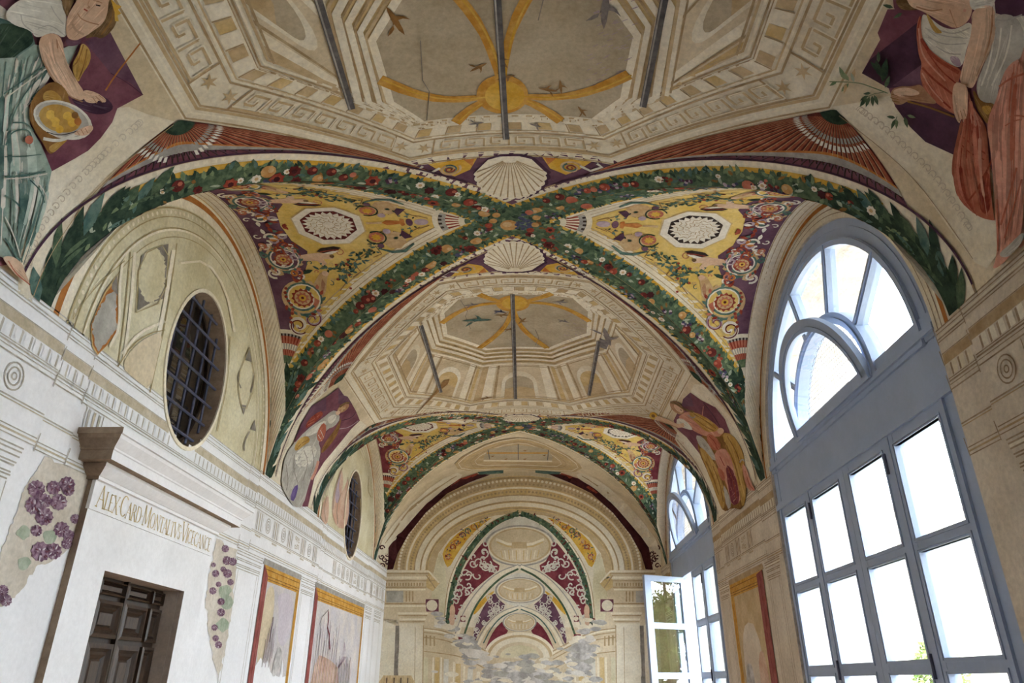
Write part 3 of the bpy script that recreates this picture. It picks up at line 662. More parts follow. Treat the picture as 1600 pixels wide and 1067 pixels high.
def garland(bay, side, end):
    P = Paint(); P.auto = .05; mp = BAND(bay, side, end); L1 = GLEN-.02; far = bay == 2
    strip_band(P, mp, .16, L1, -.245, .31, 'cream_pale', 1, 60)
    strip_band(P, mp, .16, L1, -.252, -.238, 'cream_line', 2, 60); strip_band(P, mp, .2, L1, .215, .222, 'cream_line', 2, 60); strip_band(P, mp, .2, L1, .262, .268, 'cream_line', 2, 60); strip_band(P, mp, .2, L1, .30, .312, 'crimson' if far else 'cream_line', 2, 60)
    strip_band(P, mp, .05, L1-.7, -.185, .185, 'gold', 2, 60)
    strip_band(P, mp, .02, L1, -.145, .155, 'green', 3, 70)
    for i in range(int(GLEN/.055)):      # bead pattern on the border
        l = .25+i*.055
        if l < L1-.5: P.poly([(l, -.2), (l+.03, -.2), (l+.03, -.232), (l, -.232)], mp, 'cream_light', 2)
    n = 130
    for i in range(n):                   # leaf tips along both edges
        l = .05+(L1-.9)*i/n
        for sd in (-1, 1):
            base = sd*rnd.uniform(.09, .135); d = base; m = rnd.choice(['green', 'green', 'green_dark', 'green_light', 'green_blue'])
            P.leaf((l+rnd.uniform(-.01, .01), d), sd*pi/2+rnd.uniform(-.7, .9), rnd.uniform(.05, .085), rnd.uniform(.025, .04), mp_side(mp, d), m, 4)
    for i in range(230):
        l = rnd.uniform(.08, L1-.4); d = rnd.uniform(-.13, .13)
        P.leaf((l, d), rnd.uniform(0, 6.3), rnd.uniform(.04, .08), rnd.uniform(.02, .035), mp_side(mp, d), rnd.choice(['green_dark', 'green_light', 'green', 'green_blue', 'green_light', 'leaf_pale', 'robe_brown']), 5)
    l = .22
    while l < L1-.75:                    # fruit and blossom
        k = rnd.random(); d = rnd.uniform(-.11, .11); q = mp_side(mp, d); r = rnd.uniform(.025, .05)
        if k < .30:
            c = rnd.choice(['red', 'red_dark', 'red_dark', 'salmon']); P.disc((l, d), r, q, c, 6, 10); P.disc((l-.3*r, d-.3*r), r*.4, q, 'salmon', 7, 6)
        elif k < .45:
            c = rnd.choice(['red_dark', 'maroon', 'red']); P.rosette((l, d), r*1.25, q, c, 6, 7, .75); P.disc((l, d), r*.5, q, 'maroon', 7, 7)
        elif k < .62:
            P.rosette((l, d), r*.85, q, 'white_paint', 6, 8, .8, rnd.random()); P.disc((l, d), r*.35, q, 'tan', 7, 6)
        elif k < .75:
            P.disc((l, d), r*1.1, q, 'apple', 6, 10); P.disc((l-.3*r, d-.25*r), r*.45, q, 'tan', 7, 7)
        elif k < .88:
            for _ in range(7): P.disc((l+rnd.uniform(-.05, .05), d+rnd.uniform(-.03, .03)), .014, q, rnd.choice(['red', 'red_dark', 'salmon']), 6, 6)
        else:
            for _ in range(9): P.disc((l+rnd.uniform(-.05, .05), d+rnd.uniform(-.03, .03)), .016, q, rnd.choice(['blue_berry', 'purple_dark', 'lilac']), 6, 6)
        l += rnd.uniform(.03, .075)
    # acanthus at the foot
    for i in range(11):
        l = L1-.85+i*.085+rnd.uniform(-.02, .02)
        for sd in (-1, 1):
            d = sd*.09; P.leaf((l, d), pi-sd*rnd.uniform(.45, .85), rnd.uniform(.16, .26), rnd.uniform(.06, .09), mp_side(mp, d), rnd.choice(['green_dark', 'green_blue', 'green_dark', 'green']), 5)
    strip_band(P, mp, L1-1.05, L1, -.13, .13, 'green_dark', 4, 24)
    for i in range(16):
        l = L1-.85+i*.05; d = rnd.uniform(-.1, .1); P.leaf((l, d), pi+rnd.uniform(-.3, .3), .2, .03, mp_side(mp, d), rnd.choice(['green_blue', 'green', 'green_dark']), 6)
    return tag(P.build('fruit_garland', ceiling), 'painted garland of leaves, fruit and flowers on the '+WHERE[(bay, side, end)])
for a_ in ARMS: garland(*a_)
# bunches at the crossings
for bay in (1, 2):
    P = Paint(); P.auto = .05; yc = CROSS[bay]
    P.poly(ellipse((0, yc), .2, .2, 20), MAIN, 'green', 6, .06)
    for i in range(50): P.leaf((rnd.uniform(-.17, .17), yc+rnd.uniform(-.15, .15)), rnd.uniform(0, 6.3), .08, .035, MAIN, rnd.choice(['green', 'green_dark', 'green_light', 'green_blue']), 7)
    for i in range(26): P.disc((.08+rnd.uniform(-.06, .08), yc+rnd.uniform(-.11, .11)), .02, MAIN, 'blue_berry', 8, 7)
    P.disc((-.03, yc+.05), .075, MAIN, 'apple', 8, 14); P.disc((-.045, yc+.035), .04, MAIN, 'tan', 9, 10)
    for dx, dy in ((-.16, -.02), (-.2, .04), (.2, -.06), (.19, .04), (.14, -.13), (-.13, -.1), (.15, .12)): P.disc((dx, yc+dy), .035, MAIN, rnd.choice(['red', 'apple', 'salmon']), 8, 9)
    tag(P.build('fruit_bunch', ceiling), 'painted fruit and grapes where the garlands cross')

# ---------------------------------------------------------------- yellow grotesque panels of the side cells
def half_w(s_): return HB*(pi/2-psi_groin(min(.999, s_/HW)))
def panel_art(bay, side):
    P = Paint(); P.auto = .05; far = bay == 2
    mp0 = PANEL(bay, side)
    tops = [(s_, max(.02, half_w(s_)-.36+.06*max(0, s_-1.2))) for s_ in np.linspace(.52, 2.22, 28)]
    P.poly([(s_, -t_) for s_, t_ in tops]+[(s_, t_) for s_, t_ in reversed(tops)], mp0, 'yellow', 1, .09)
    # arch band on the vault, with mouldings
    for s0, s1, m, ly in ((2.22, 2.369, 'cream_pale', 3), (2.222, 2.232, 'cream_line', 4), (2.265, 2.271, 'cream_line', 4), (2.315, 2.321, 'cream_line', 4), (2.35, 2.36, 'ochre_pale', 4)):
        tt = [(-1+2*i/60) for i in range(61)]
        vs = []; fs = []
        for t_ in tt: vs += [mp0(s0, t_*half_w(s0), ly*LIFT), mp0(s1, t_*half_w(s1), ly*LIFT)]
        for i in range(60): fs.append((2*i, 2*i+1, 2*i+3, 2*i+2))
        P.add(vs, fs, m)
    ground = 'crimson' if far else 'purple'
    # dark ground towards the arch
    ed = [(1.93, 0), (1.90, .2), (1.80, .34), (1.84, .5), (1.9, .62), (1.95, .72), (2.04, .86), (2.10, 1.05), (2.08, 1.15), (2.10, 1.2), (2.22, 1.24)]
    P.poly([(2.22, -1.24)]+[(a, -b) for a, b in reversed(ed)]+[(a, b) for a, b in ed[1:]]+[(2.22, 1.24)], mp0, ground, 2, .08)
    # medallion: octagon with white rim, rosette and dark ground
    def oc(r): return [(1.53+r*math.cos(pi/8+i*pi/4), r*.93*math.sin(pi/8+i*pi/4)) for i in range(8)]
    P.poly(oc(.315), mp0, 'ochre_pale', 3, .08); P.poly(oc(.30), mp0, 'white_paint', 4, .08); P.poly(oc(.235), mp0, 'red_dark' if side < 0 else 'ink', 5, .08)
    P.poly([(1.53+(.215 if i % 2 else .175)*math.cos(2*pi*i/44), .93*(.215 if i % 2 else .175)*math.sin(2*pi*i/44)) for i in range(44)], mp0, 'white_paint', 6, .07)
    for r in (.05, .1, .145):
        for i in range(12): a = 2*pi*i/12+r*9; P.stroke([(1.53+r*math.cos(a+q), r*.93*math.sin(a+q)) for q in (0, .15, .3)]+[(1.53+(r+.035)*math.cos(a+.4), (r+.035)*.93*math.sin(a+.4))], .007, mp0, 'cream_line', 7)
    # tip fan
    for i in range(9):
        a0 = -.42+.84*i/9; a1 = a0+.84/9
        for r0, r1, m in ((.04, .09, 'green'), (.09, .14, 'cream_pale'), (.14, .25, 'red' if i % 2 == 0 else 'cream_light'), (.25, .28, 'fan_grey'), (.28, .31, 'ink' if i % 2 else 'fan_grey')):
            P.poly([(.31+r0*math.cos(a0), r0*math.sin(a0)), (.31+r1*math.cos(a0), r1*math.sin(a0)), (.31+r1*math.cos(a1), r1*math.sin(a1)), (.31+r0*math.cos(a1), r0*math.sin(a1))], mp0, m, 3)
    P.stroke([(.31+.335*math.cos(a), .335*math.sin(a)) for a in np.linspace(-.5, .5, 13)], .045, mp0, 'cream_pale', 3)
    # candelabrum on the axis
    P.disc((.76, 0), .06, mp0, 'lilac', 3, 12, .045); P.disc((.86, 0), .03, mp0, 'purple', 3, 10, .055)
    P.poly([(.90, .04), (.93, .055), (.94, .02), (1.0, .03), (1.05, .035), (1.09, .0), (1.05, -.035), (1.0, -.03), (.94, -.02), (.93, -.055), (.90, -.04)], mp0, 'orange', 3); P.stroke([(1.09, 0), (1.22, 0)], .03, mp0, 'tan', 3)
    for fl in (1, -1):
        mp = PANEL(bay, side, fl); r2 = random.Random(5)
        # griffin-like body with wings
        P.poly([(.92, .16), (1.0, .12), (1.1, .16), (1.14, .24), (1.08, .33), (.98, .34), (.92, .26)], mp, 'tan', 3); P.poly([(.86, .20), (.94, .10), (.96, .17), (.93, .22)], mp, 'purple_dark', 4)
        P.stroke([(.86, .28), (.95, .37), (1.06, .38), (1.16, .34)], [.02, .035, .03, .015], mp, 'green_blue', 4); P.disc((1.17, .19), .065, mp, 'salmon', 4, 12); P.rosette((1.17, .19), .05, mp, 'gold', 5, 8, .6); P.spiral((1.17, .19), .09, .075, .3, .8, .012, mp, 'green_dark', 5)
        P.disc((1.07, .115), .035, mp, 'lilac', 5, 8); P.disc((1.15, .30), .03, mp, 'purple', 5, 8)
        # scrolls
        for c, r, in (((1.955, .86), .17), ((2.03, .42), .14)):
            P.disc(c, r*1.12, mp, 'tan', 4, 24); P.disc(c, r*.9, mp, ground if c[1] < .6 else 'yellow', 4.5, 20)
            P.spiral(c, r*1.12, r*.72, .5, 1.3, .026, mp, 'green_blue', 5.2); P.spiral(c, r*.98, r*.5, 2.2, 1.4, .013, mp, 'white_paint', 5.5)
            P.rosette(c, r*.62, mp, 'red', 6, 12, .8); P.disc(c, r*.44, mp, 'tan', 6.4, 14); P.rosette(c, r*.4, mp, 'salmon', 6.7, 9, .65); P.disc(c, r*.2, mp, 'gold', 7, 9); P.disc(c, r*.09, mp, 'red_dark', 7.3, 7)
            for i in range(13): a = .4+i*.36; P.leaf((c[0]+r*math.cos(a), c[1]+r*math.sin(a)), a+.9, r*.36, r*.2, mp, ('red', 'salmon', 'tan', 'green_blue')[i % 4], 6.2)
        P.spiral((2.03, 1.14), .02, .10, 0, 1.3, .03, mp, 'white_paint', 5); P.spiral((2.04, 1.15), .02, .09, 1, 1.2, .012, mp, 'red_dark', 6); P.spiral((1.90, 1.08), .02, .09, 3, 1.2, .025, mp, 'lilac', 5); P.spiral((1.90, 1.09), .02, .08, 3, 1.1, .01, mp, 'crimson', 6)
        for i in range(38):       # curling acanthus on the dark ground
            c = (r2.uniform(1.88, 2.19), r2.uniform(.03, .64)); m = r2.choice(['white_paint', 'salmon', 'red', 'green_blue', 'lilac', 'tan', 'orange', 'white_paint'])
            P.spiral(c, .008, r2.uniform(.03, .07), r2.uniform(0, 6), r2.choice([-1, 1])*r2.uniform(.7, 1.2), r2.uniform(.012, .026), mp, m, 5+i % 3, 12)
        for i in range(10): c = (r2.uniform(1.86, 2.12), r2.uniform(0.0, .2)); P.leaf(c, r2.uniform(0, 6.3), .08, .04, mp, r2.choice(['red', 'orange', 'white_paint', 'green_blue', 'tan']), 7)
        # winged putto reclining, and a second one by the scroll
        P.poly([(1.60, .40), (1.63, .36), (1.67, .37), (1.70, .36), (1.80, .37), (1.92, .39), (1.94, .43), (1.85, .45), (1.74, .46), (1.70, .52), (1.66, .50), (1.68, .44), (1.62, .44)], mp, 'skin', 4); P.disc((1.615, .415), .03, mp, 'skin', 5, 9); P.disc((1.60, .405), .022, mp, 'hair', 6, 8)
        P.poly([(1.50, .31), (1.56, .29), (1.68, .31), (1.72, .345), (1.66, .37), (1.56, .35)], mp, 'ink', 4); P.poly([(1.52, .345), (1.58, .345), (1.67, .37), (1.60, .385)], mp, 'white_paint', 5); P.stroke([(1.52, .33), (1.60, .335), (1.69, .35)], .012, mp, 'red', 6)
        P.poly([(1.68, .62), (1.72, .585), (1.75, .60), (1.79, .66), (1.83, .72), (1.87, .80), (1.84, .90), (1.78, .88), (1.73, .80), (1.71, .72)], mp, 'tan', 4); P.disc((1.70, .605), .032, mp, 'skin', 5, 9); P.poly([(1.74, .66), (1.76, .72), (1.77, .80), (1.75, .80), (1.72, .72)], mp, 'skin_dark', 5)
        P.poly([(1.80, .9), (1.88, .84), (1.90, .92), (1.86, .98)], mp, 'salmon', 5); P.leaf((1.86, .72), 1.0, .12, .05, mp, 'green_blue', 5); P.leaf((1.80, .56), .3, .14, .045, mp, 'green_dark', 5)
        # leafy sprigs
        def sprig(pts, nl, ls):
            q = densify(pts, .045, False); P.stroke(q, .009, mp, 'bird_brown', 3)
            for i in range(nl):
                k = r2.randrange(len(q)); c = (q[k][0]+r2.uniform(-.06, .06), q[k][1]+r2.uniform(-.05, .05))
                if c[1] > half_w(c[0])-.46: continue
                P.leaf(c, r2.uniform(0, 6.3), ls*r2.uniform(.7, 1.2), ls*.42, mp, r2.choice(['green_blue', 'green', 'green_dark', 'green_blue']), 4)
        sprig([(1.72, .53), (1.60, .56), (1.48, .55), (1.36, .44), (1.26, .36)], 46, .06); sprig([(1.50, .56), (1.52, .70), (1.60, .80)], 44, .06); sprig([(1.42, .52), (1.38, .60), (1.46, .66)], 22, .055)
        sprig([(.78, .07), (.86, .13), (.9, .2), (1.0, .28)], 18, .045); sprig([(1.2, .3), (1.16, .40), (1.24, .44)], 16, .05); sprig([(.70, .05), (.80, .10)], 8, .04)
        for i in range(7): P.disc((r2.uniform(1.4, 1.6), r2.uniform(.45, .8)), .014, mp, 'red', 5, 6)
        for i in range(9): P.disc((2.085+.02*math.sin(i), .75+i*.045), .017, mp, 'red', 7, 6)
        for i in range(44):
            s_ = r2.uniform(.8, 1.9); t_ = r2.uniform(.05, .8)
            if t_ > half_w(s_)-.42 or math.hypot(s_-1.53, t_) < .36: continue
            P.spiral((s_, t_), .006, r2.uniform(.02, .05), r2.uniform(0, 6), r2.choice([-1, 1])*r2.uniform(.6, 1.1), .008, mp, r2.choice(['bird_brown', 'tan', 'rust', 'green_blue', 'salmon']), 3, 10)
        # striped fan low in the corner
        cs, ct = 2.22, 1.62
        for i in range(12):
            a0 = -2.08+.51*i/12; a1 = a0+.51/12
            for r0, r1, m in ((.0, .10, 'cream_pale'), (.10, .18, 'green' if i % 2 else 'green_light'), (.18, .24, 'red' if i % 2 else 'salmon'), (.24, .30, 'cream_pale' if i % 2 else 'fan_grey'), (.30, .375, 'red' if i % 2 else 'salmon'), (.375, .40, 'ink' if i % 2 else 'fan_grey'), (.40, .44, 'cream_pale')):
                P.poly([(min(2.22, cs+r0*math.cos(a0)), ct+r0*math.sin(a0)), (min(2.22, cs+r1*math.cos(a0)), ct+r1*math.sin(a0)), (min(2.22, cs+r1*math.cos(a1)), ct+r1*math.sin(a1)), (min(2.22, cs+r0*math.cos(a1)), ct+r0*math.sin(a1))], mp, m, 3)
    nm = {(1, -1): 'left of the near crossing', (1, 1): 'right of the near crossing', (2, -1): 'left of the far crossing', (2, 1): 'right of the far crossing', (0, -1): 'overhead left', (0, 1): 'overhead right'}[(bay, side)]
    tag(P.build('grotesque_panel', ceiling), 'yellow painted panel of scrolls, cherubs and white rosette '+nm)
for bay in (1, 2):
    for side in (-1, 1): panel_art(bay, side)
# ---------------------------------------------------------------- painted fans at the octagon corners
def fan(bay, side, end):
    P = Paint(); mp = BAND(bay, side, end)
    A = Vector(MAIN(side*1.97, CROSS[bay]+end*1.90, 0)); l0, l1 = .78, 3.12; N = 28
    cand = [l0+(l1-l0)*i/200 for i in range(201)]; dirs = [(Vector(mp(l, -.245, 0))-A).normalized() for l in cand]; an = [0.]
    for d_, e_ in zip(dirs, dirs[1:]): an.append(an[-1]+d_.angle(e_))
    mixv = [.45*i/200+.55*q/an[-1] for i, q in enumerate(an)]
    ls = [float(np.interp(i/N, mixv, cand)) for i in range(N+1)]
    def pt(l, r, lift):          # r metres from the rim towards the apex (r<0 beyond), or fraction via tuple
        B = Vector(mp(l, -.245, 0)); d = A-B; L = d.length
        f = r[0] if isinstance(r, tuple) else min(.97, r/L)
        return snap_main(B+d*f, lift)
    def cell(la, lb, ra, rb, m, layer, k=1):
        vs = []; fs = []
        for i in range(k+1):
            f = i/k
            if isinstance(ra, tuple) or isinstance(rb, tuple):
                def fr(l, r):
                    if isinstance(r, tuple): return r[0]
                    return min(.97, r/((A-Vector(mp(l, -.245, 0))).length))
                for l in (la, lb): g = fr(l, ra)+(fr(l, rb)-fr(l, ra))*f; vs.append(pt(l, (g,), layer*LIFT))
            else:
                for l in (la, lb): vs.append(pt(l, ra+(rb-ra)*f, layer*LIFT))
        for i in range(k): fs.append((2*i, 2*i+1, 2*i+3, 2*i+2))
        P.add(vs, fs, m)
    for i in range(N):
        a, b = ls[i], ls[i+1]; L = (A-Vector(mp((a+b)/2, -.245, 0))).length; k = max(2, int(L/.12)); g = (b-a)
        cell(a, b, 0., .10, 'purple', 2); cell(a, b, .06, (.93,), 'fandark', 2, k)
        cell(a+g*.06, b-g*.3, .14, (.86,), 'fanred', 3, k); cell(a+g*.04, a+g*.14, .13, (.8,), 'tan', 4, k)
        cell(a, b, .075, .135, 'fan_grey', 3); cell(a, b, .13, .15, 'orange', 4)
        P.poly([(a+g*.02, .0), (a+g*.12, .035), (a+g*.35, .068), (a+g*.65, .075), (b-g*.12, .05), (b-g*.02, .0)], lambda l, r, lf: pt(l, r, lf), 'plum', 4)
        P.stroke([(a+g*.02, .0), (a+g*.12, .037), (a+g*.35, .07), (a+g*.65, .077), (b-g*.12, .052)], .009, lambda l, r, lf: pt(l, r, lf), 'ink', 5)
        if L > .2:
            for rr, m in ((.26, 'pearl'), (.205, 'fan_grey')):
                if L > rr+.05:
                    f0 = 1-rr/L; P.poly([(a+g*.2, (f0-.018/L,)), (b-g*.2, (f0-.018/L,)), (b-g*.2, (f0+.018/L,)), (a+g*.2, (f0+.018/L,))], lambda l, r, lf: pt(l, r, lf), m, 6)
            cell(a, b, (1-.1/L,), (.985,), 'green_dark', 5)
    strip_band(P, mp, l0-.2, GLEN-.06, -.262, -.247, 'purple_dark', 6.5, 70)
    return tag(P.build('painted_fan', ceiling), 'painted red ribbed fan beside the '+WHERE[(bay, side, end)])
for a_ in ARMS:
    if a_[:1] != (2,) or a_[2] < 0: fan(*a_)

# ---------------------------------------------------------------- shells on purple beside the crossings
def shell(bay, end):
    P = Paint(); P.auto = .05; yc = CROSS[bay]; q = .62 if (bay, end) == (2, -1) else 1.0
    mp = lambda a, y, lf: MAIN(a, yc+end*y*q, lf)
    P.poly([(0, .22), (.95, .86), (-.95, .86)], mp, 'purple', 1, .1)
    for s in (-1, 1):
        P.poly([(s*.24, .80), (s*.60, .80), (s*.52, .70), (s*.42, .62), (s*.30, .68)], mp, 'gold', 2); P.poly([(s*.26, .80), (s*.34, .80), (s*.28, .72)], mp, 'orange', 3)
        P.spiral((s*.45, .71), .085, .02, .5, s*1.6, .02, mp, 'tan', 3, 24, .8); P.spiral((s*.45, .71), .06, .02, 2, s*1.3, .014, mp, 'green_blue', 4, 20, .8); P.spiral((s*.45, .71), .04, .01, 0, s*1.2, .012, mp, 'red', 5, 16, .8)
        P.stroke([(s*.52, .74), (s*.60, .70), (s*.68, .76), (s*.64, .79)], .022, mp, 'robe_white', 4)
    out = []
    for i in range(15):
        a0 = pi*(-.08+1.16*i/15); a1 = pi*(-.08+1.16*(i+1)/15)
        for f in (0, .25, .5, .75): a = a0+(a1-a0)*f; r = 1+.055*math.sin(pi*f); out.append((.265*r*math.cos(a), .60-.29*r*math.sin(a) if math.sin(a) > 0 else .60-.2*r*math.sin(a)))
    out += [(-.16, .78), (-.07, .81), (.07, .81), (.16, .78)]
    P.poly([(x*1.06+.012, (y-.6)*1.05+.6+.012) for x, y in out], mp, 'purple_dark', 3, .07); P.poly(out, mp, 'cream_light', 4, .06)
    for i in range(16):
        a = pi*(-.06+1.12*i/15); e = (.255*math.cos(a), .60-.28*math.sin(a)); b = (.05*math.cos(a), .76-.02*math.sin(a))
        P.stroke([b, ((b[0]+e[0])/2, (b[1]+e[1])/2-.01), e], [.006, .009, .012], mp, 'cream_line', 5)
    tag(P.build('painted_shell', ceiling), 'painted cream scallop shell on purple, %s side of the %s crossing' % ('near' if end < 0 else 'far', {1: 'near', 2: 'far'}[bay]))
shell(1, -1); shell(1, 1); shell(2, -1)

# ---------------------------------------------------------------- painted open cupolas (octagons) on the crown
def mirror8(h): return [(-a, y) for a, y in h]+[(a, y) for a, y in reversed(h)]   # near-left ... far-left, far-right ... near-right
F0 = mirror8([(.78, .80), (1.95, 1.88), (1.93, 3.42), (.85, 4.85)]); F1 = mirror8([(.72, .90), (1.83, 1.91), (1.82, 3.38), (.80, 4.68)])
F2 = mirror8([(.67, 1.05), (1.62, 1.96), (1.62, 3.30), (.76, 4.46)]); F3 = mirror8([(.60, 1.17), (1.45, 1.98), (1.45, 3.20), (.70, 4.20)])
F4 = mirror8([(.56, 1.19), (1.38, 2.01), (1.38, 3.15), (.67, 4.10)])
SK = mirror8([(.56, 1.19), (.76, 1.45), (.78, 1.95), (.36, 2.48)]); S2 = mirror8([(.66, 1.22), (1.0, 1.52), (.97, 2.22), (.43, 2.88)])
def lerp8(A, B, f): return [(a[0]+(b[0]-a[0])*f, a[1]+(b[1]-a[1])*f) for a, b in zip(A, B)]
KEY = [(0, 0, 1, 0), (.0, .0, .0, .82), (0, .82, .72, .82), (.72, .82, .72, .3), (.72, .3, .38, .3), (.38, .3, .38, .56)]
def octagon(yc, end, name, lab, ylim=None):
    P = Paint(); P.auto = .06; r3 = random.Random(21)
    def mp(a, y, lf):
        Y = yc+end*y
        if ylim and Y > ylim: return None
        return MAIN(a, Y, lf)
    P.poly(F0, mp, 'cream_pale', 1, .12); P.poly(F4, mp, 'ochre_pale', 2, .12)
    for f, wd, m in ((.12, .012, 'cream_line'), (.5, .012, 'cream_light'), (.8, .02, 'cream_dark')): P.stroke(lerp8(F0, F1, f), wd, mp, m, 2, .12, True)
    P.stroke(F1, .014, mp, 'cream_line', 3, .12, True); P.stroke(F2, .014, mp, 'cream_line', 3, .12, True)
    for f, wd, m in ((.15, .016, 'cream_light'), (.22, .012, 'cream_dark'), (.95, .02, 'cream_light'), (1.0, .012, 'cream_line')): P.stroke(lerp8(F2, F3, f), wd, mp, m, 3, .12, True)
    for f, wd, m in ((.3, .012, 'cream_line'), (.6, .014, 'cream_light'), (1.0, .014, 'cream_dark')): P.stroke(lerp8(F3, F4, f), wd, mp, m, 4, .12, True)
    for i in range(8):
        a0, a1 = F1[i], F1[(i+1) % 8]; b0, b1 = F2[i], F2[(i+1) % 8]; L = math.hypot(a1[0]-a0[0], a1[1]-a0[1])
        def bil(u, v, A0=a0, A1=a1, B0=b0, B1=b1):
            p = (A0[0]+(A1[0]-A0[0])*u, A0[1]+(A1[1]-A0[1])*u); q = (B0[0]+(B1[0]-B0[0])*u, B0[1]+(B1[1]-B0[1])*u); return (p[0]+(q[0]-p[0])*v, p[1]+(q[1]-p[1])*v)
        m0 = .17/L; n = max(3, int((L-.34)/.165)); du = (1-2*m0)/n
        for k in range(n):            # greek key
            for (x0, y0, x1, y1) in KEY:
                A_ = bil(m0+(k+x0)*du, .1+.8*y0); B_ = bil(m0+(k+x1)*du, .1+.8*y1); P.stroke([A_, B_], .016, mp, 'cream_dark', 4, .09); 
                P.stroke([(A_[0]+.012, A_[1]+.012), (B_[0]+.012, B_[1]+.012)], .008, mp, 'cream_light', 5, .09)
        for u in (m0*.55, 1-m0*.55): P.rosette(bil(u, .5), .055, mp, 'cream_dark', 4, 6, .35)
        P.stroke([bil(m0*.95, 0), bil(m0*.95, 1)], .012, mp, 'cream_line', 4); P.stroke([bil(1-m0*.95, 0), bil(1-m0*.95, 1)], .012, mp, 'cream_line', 4)
        # modillion blocks
        c0, c1 = lerp8(F2, F3, .3)[i], lerp8(F2, F3, .3)[(i+1) % 8]; e0, e1 = lerp8(F2, F3, .92)[i], lerp8(F2, F3, .92)[(i+1) % 8]; n = max(3, int(L/.21)); 
        for k in range(n):
            u0, u1 = (k+.04)/n, (k+.56)/n; w0, w1 = (k+.58)/n, (k+1.0)/n
            P.poly([bil(u0, 0, c0, c1, e0, e1), bil(u1, 0, c0, c1, e0, e1), bil(u1, 1, c0, c1, e0, e1), bil(u0, 1, c0, c1, e0, e1)], mp, 'cream_light', 4)
            P.poly([bil(w0, .1, c0, c1, e0, e1), bil(w1, .1, c0, c1, e0, e1), bil(w1, 1, c0, c1, e0, e1), bil(w0, 1, c0, c1, e0, e1)], mp, 'ochre_pale' if k % 2 else 'cream_dark', 4)
            P.stroke([bil(u0, 0, c0, c1, e0, e1), bil(u0, 1, c0, c1, e0, e1)], .008, mp, 'cream_line', 5)
    # drum of the feigned cupola
    for f, wd, m in ((.0, .05, 'cream_light'), (.14, .02, 'cream_dark'), (.28, .035, 'cream_pale'), (.42, .015, 'cream_line'), (.55, .04, 'cream_light'), (.7, .014, 'cream_line'), (.82, .05, 'cream_pale'), (1.0, .02, 'cream_dark')):
        P.stroke(lerp8(SK, S2, f), wd, mp, m, 5.4, .1, True)
    for i in range(1, 6):            # bays of the drum wall seen in perspective
        s0, s1, g0, g1 = S2[i], S2[i+1], F4[i], F4[i+1]
        def q(u, v): p = (s0[0]+(s1[0]-s0[0])*u, s0[1]+(s1[1]-s0[1])*u); r = (g0[0]+(g1[0]-g0[0])*u, g0[1]+(g1[1]-g0[1])*u); return (p[0]+(r[0]-p[0])*v, p[1]+(r[1]-p[1])*v)
        P.poly([q(0, .02), q(1, .02), q(1, .98), q(0, .98)], mp, 'cream', 3, .12)
        for u0, u1, m in ((.02, .1, 'cream_dark'), (.1, .2, 'cream_light'), (.22, .25, 'cream_line'), (.78, .88, 'cream_light'), (.89, .91, 'cream_line'), (.93, .98, 'ochre_pale')):
            P.poly([q(u0, .08), q(u1, .08), q(u1, .97), q(u0, .97)], mp, m, 4, .12)
        P.poly([q(.3, .97), q(.3, .5)]+[q(.5-.2*math.cos(pi*k/8), .5-.26*math.sin(pi*k/8)) for k in range(9)]+[q(.7, .5), q(.7, .97)], mp, 'cream_pale', 4, .12)
        P.poly([q(.34, .97), q(.34, .54)]+[q(.5-.16*math.cos(pi*k/8), .54-.18*math.sin(pi*k/8)) for k in range(9)]+[q(.66, .54), q(.66, .97)], mp, 'sky_grey' if i % 2 else 'ochre_pale', 5, .12)
        P.poly([q(.34, .97), q(.34, .7), q(.5, .64), q(.66, .7), q(.66, .97)], mp, 'cream_dark', 6, .12)
        P.stroke([q(.0, .05), q(1, .05)], .03, mp, 'cream_light', 5, .1); P.stroke([q(0, .11), q(1, .11)], .012, mp, 'cream_line', 5, .1); P.stroke([q(0, .93), q(1, .93)], .014, mp, 'cream_line', 7, .1)
    # open dome: sky, gilded ribs, boss
    P.poly(SK, mp, 'sky_grey', 4.6, .1); hub = (-.03, 1.42)
    for tip, bow in (((.36, 1.19), -.03), ((-.36, 1.19), .03), ((.77, 1.66), .12), ((-.79, 1.66), -.12), ((.34, 2.46), -.10), ((-.44, 2.42), .10)):
        dx, dy = tip[0]-hub[0], tip[1]-hub[1]; L = math.hypot(dx, dy); nx, ny = dy/L*bow, -dx/L*bow
        pts = [(hub[0]+dx*t+nx*math.sin(pi*t), hub[1]+dy*t+ny*math.sin(pi*t)) for t in np.linspace(0, 1, 12)]
        P.stroke(pts, [.045, .055, .065, .075], mp, 'goldfr', 7); P.stroke([(a+.015, y) for a, y in pts], .012, mp, 'gold', 8)
    P.disc(hub, .17, mp, 'goldfr', 8, 24); P.disc((hub[0]+.015, hub[1]-.01), .13, mp, 'gold', 9, 20)
    for i in range(60):               # netting at one side
        x = .50+.24*r3.random(); y = 1.5+.7*r3.random()
        if x < .76: P.stroke([(x, y), (x+.03, y+.02)], .004, mp, 'lilac', 6)
    # birds
    def bird(c, s, ang, m, up=1):
        ca, sa = math.cos(ang), math.sin(ang)
        for pr in ([(-.5, .0), (-.3, .07), (.1, .09), (.35, .05), (.5, 0), (.35, -.05), (.1, -.08), (-.3, -.05)], [(-.05, .05), (-.15, .25), (-.32, .42), (-.28, .28), (-.2, .15), (.12, .06), (.2, .06)], [(.0, -.04), (-.02, -.2), (-.14, -.36), (.04, -.24), (.16, -.05)]):
            P.poly([(c[0]+(x*ca-y*up*sa)*s, c[1]+(x*sa+y*up*ca)*s) for x, y in pr], mp, m, 9)
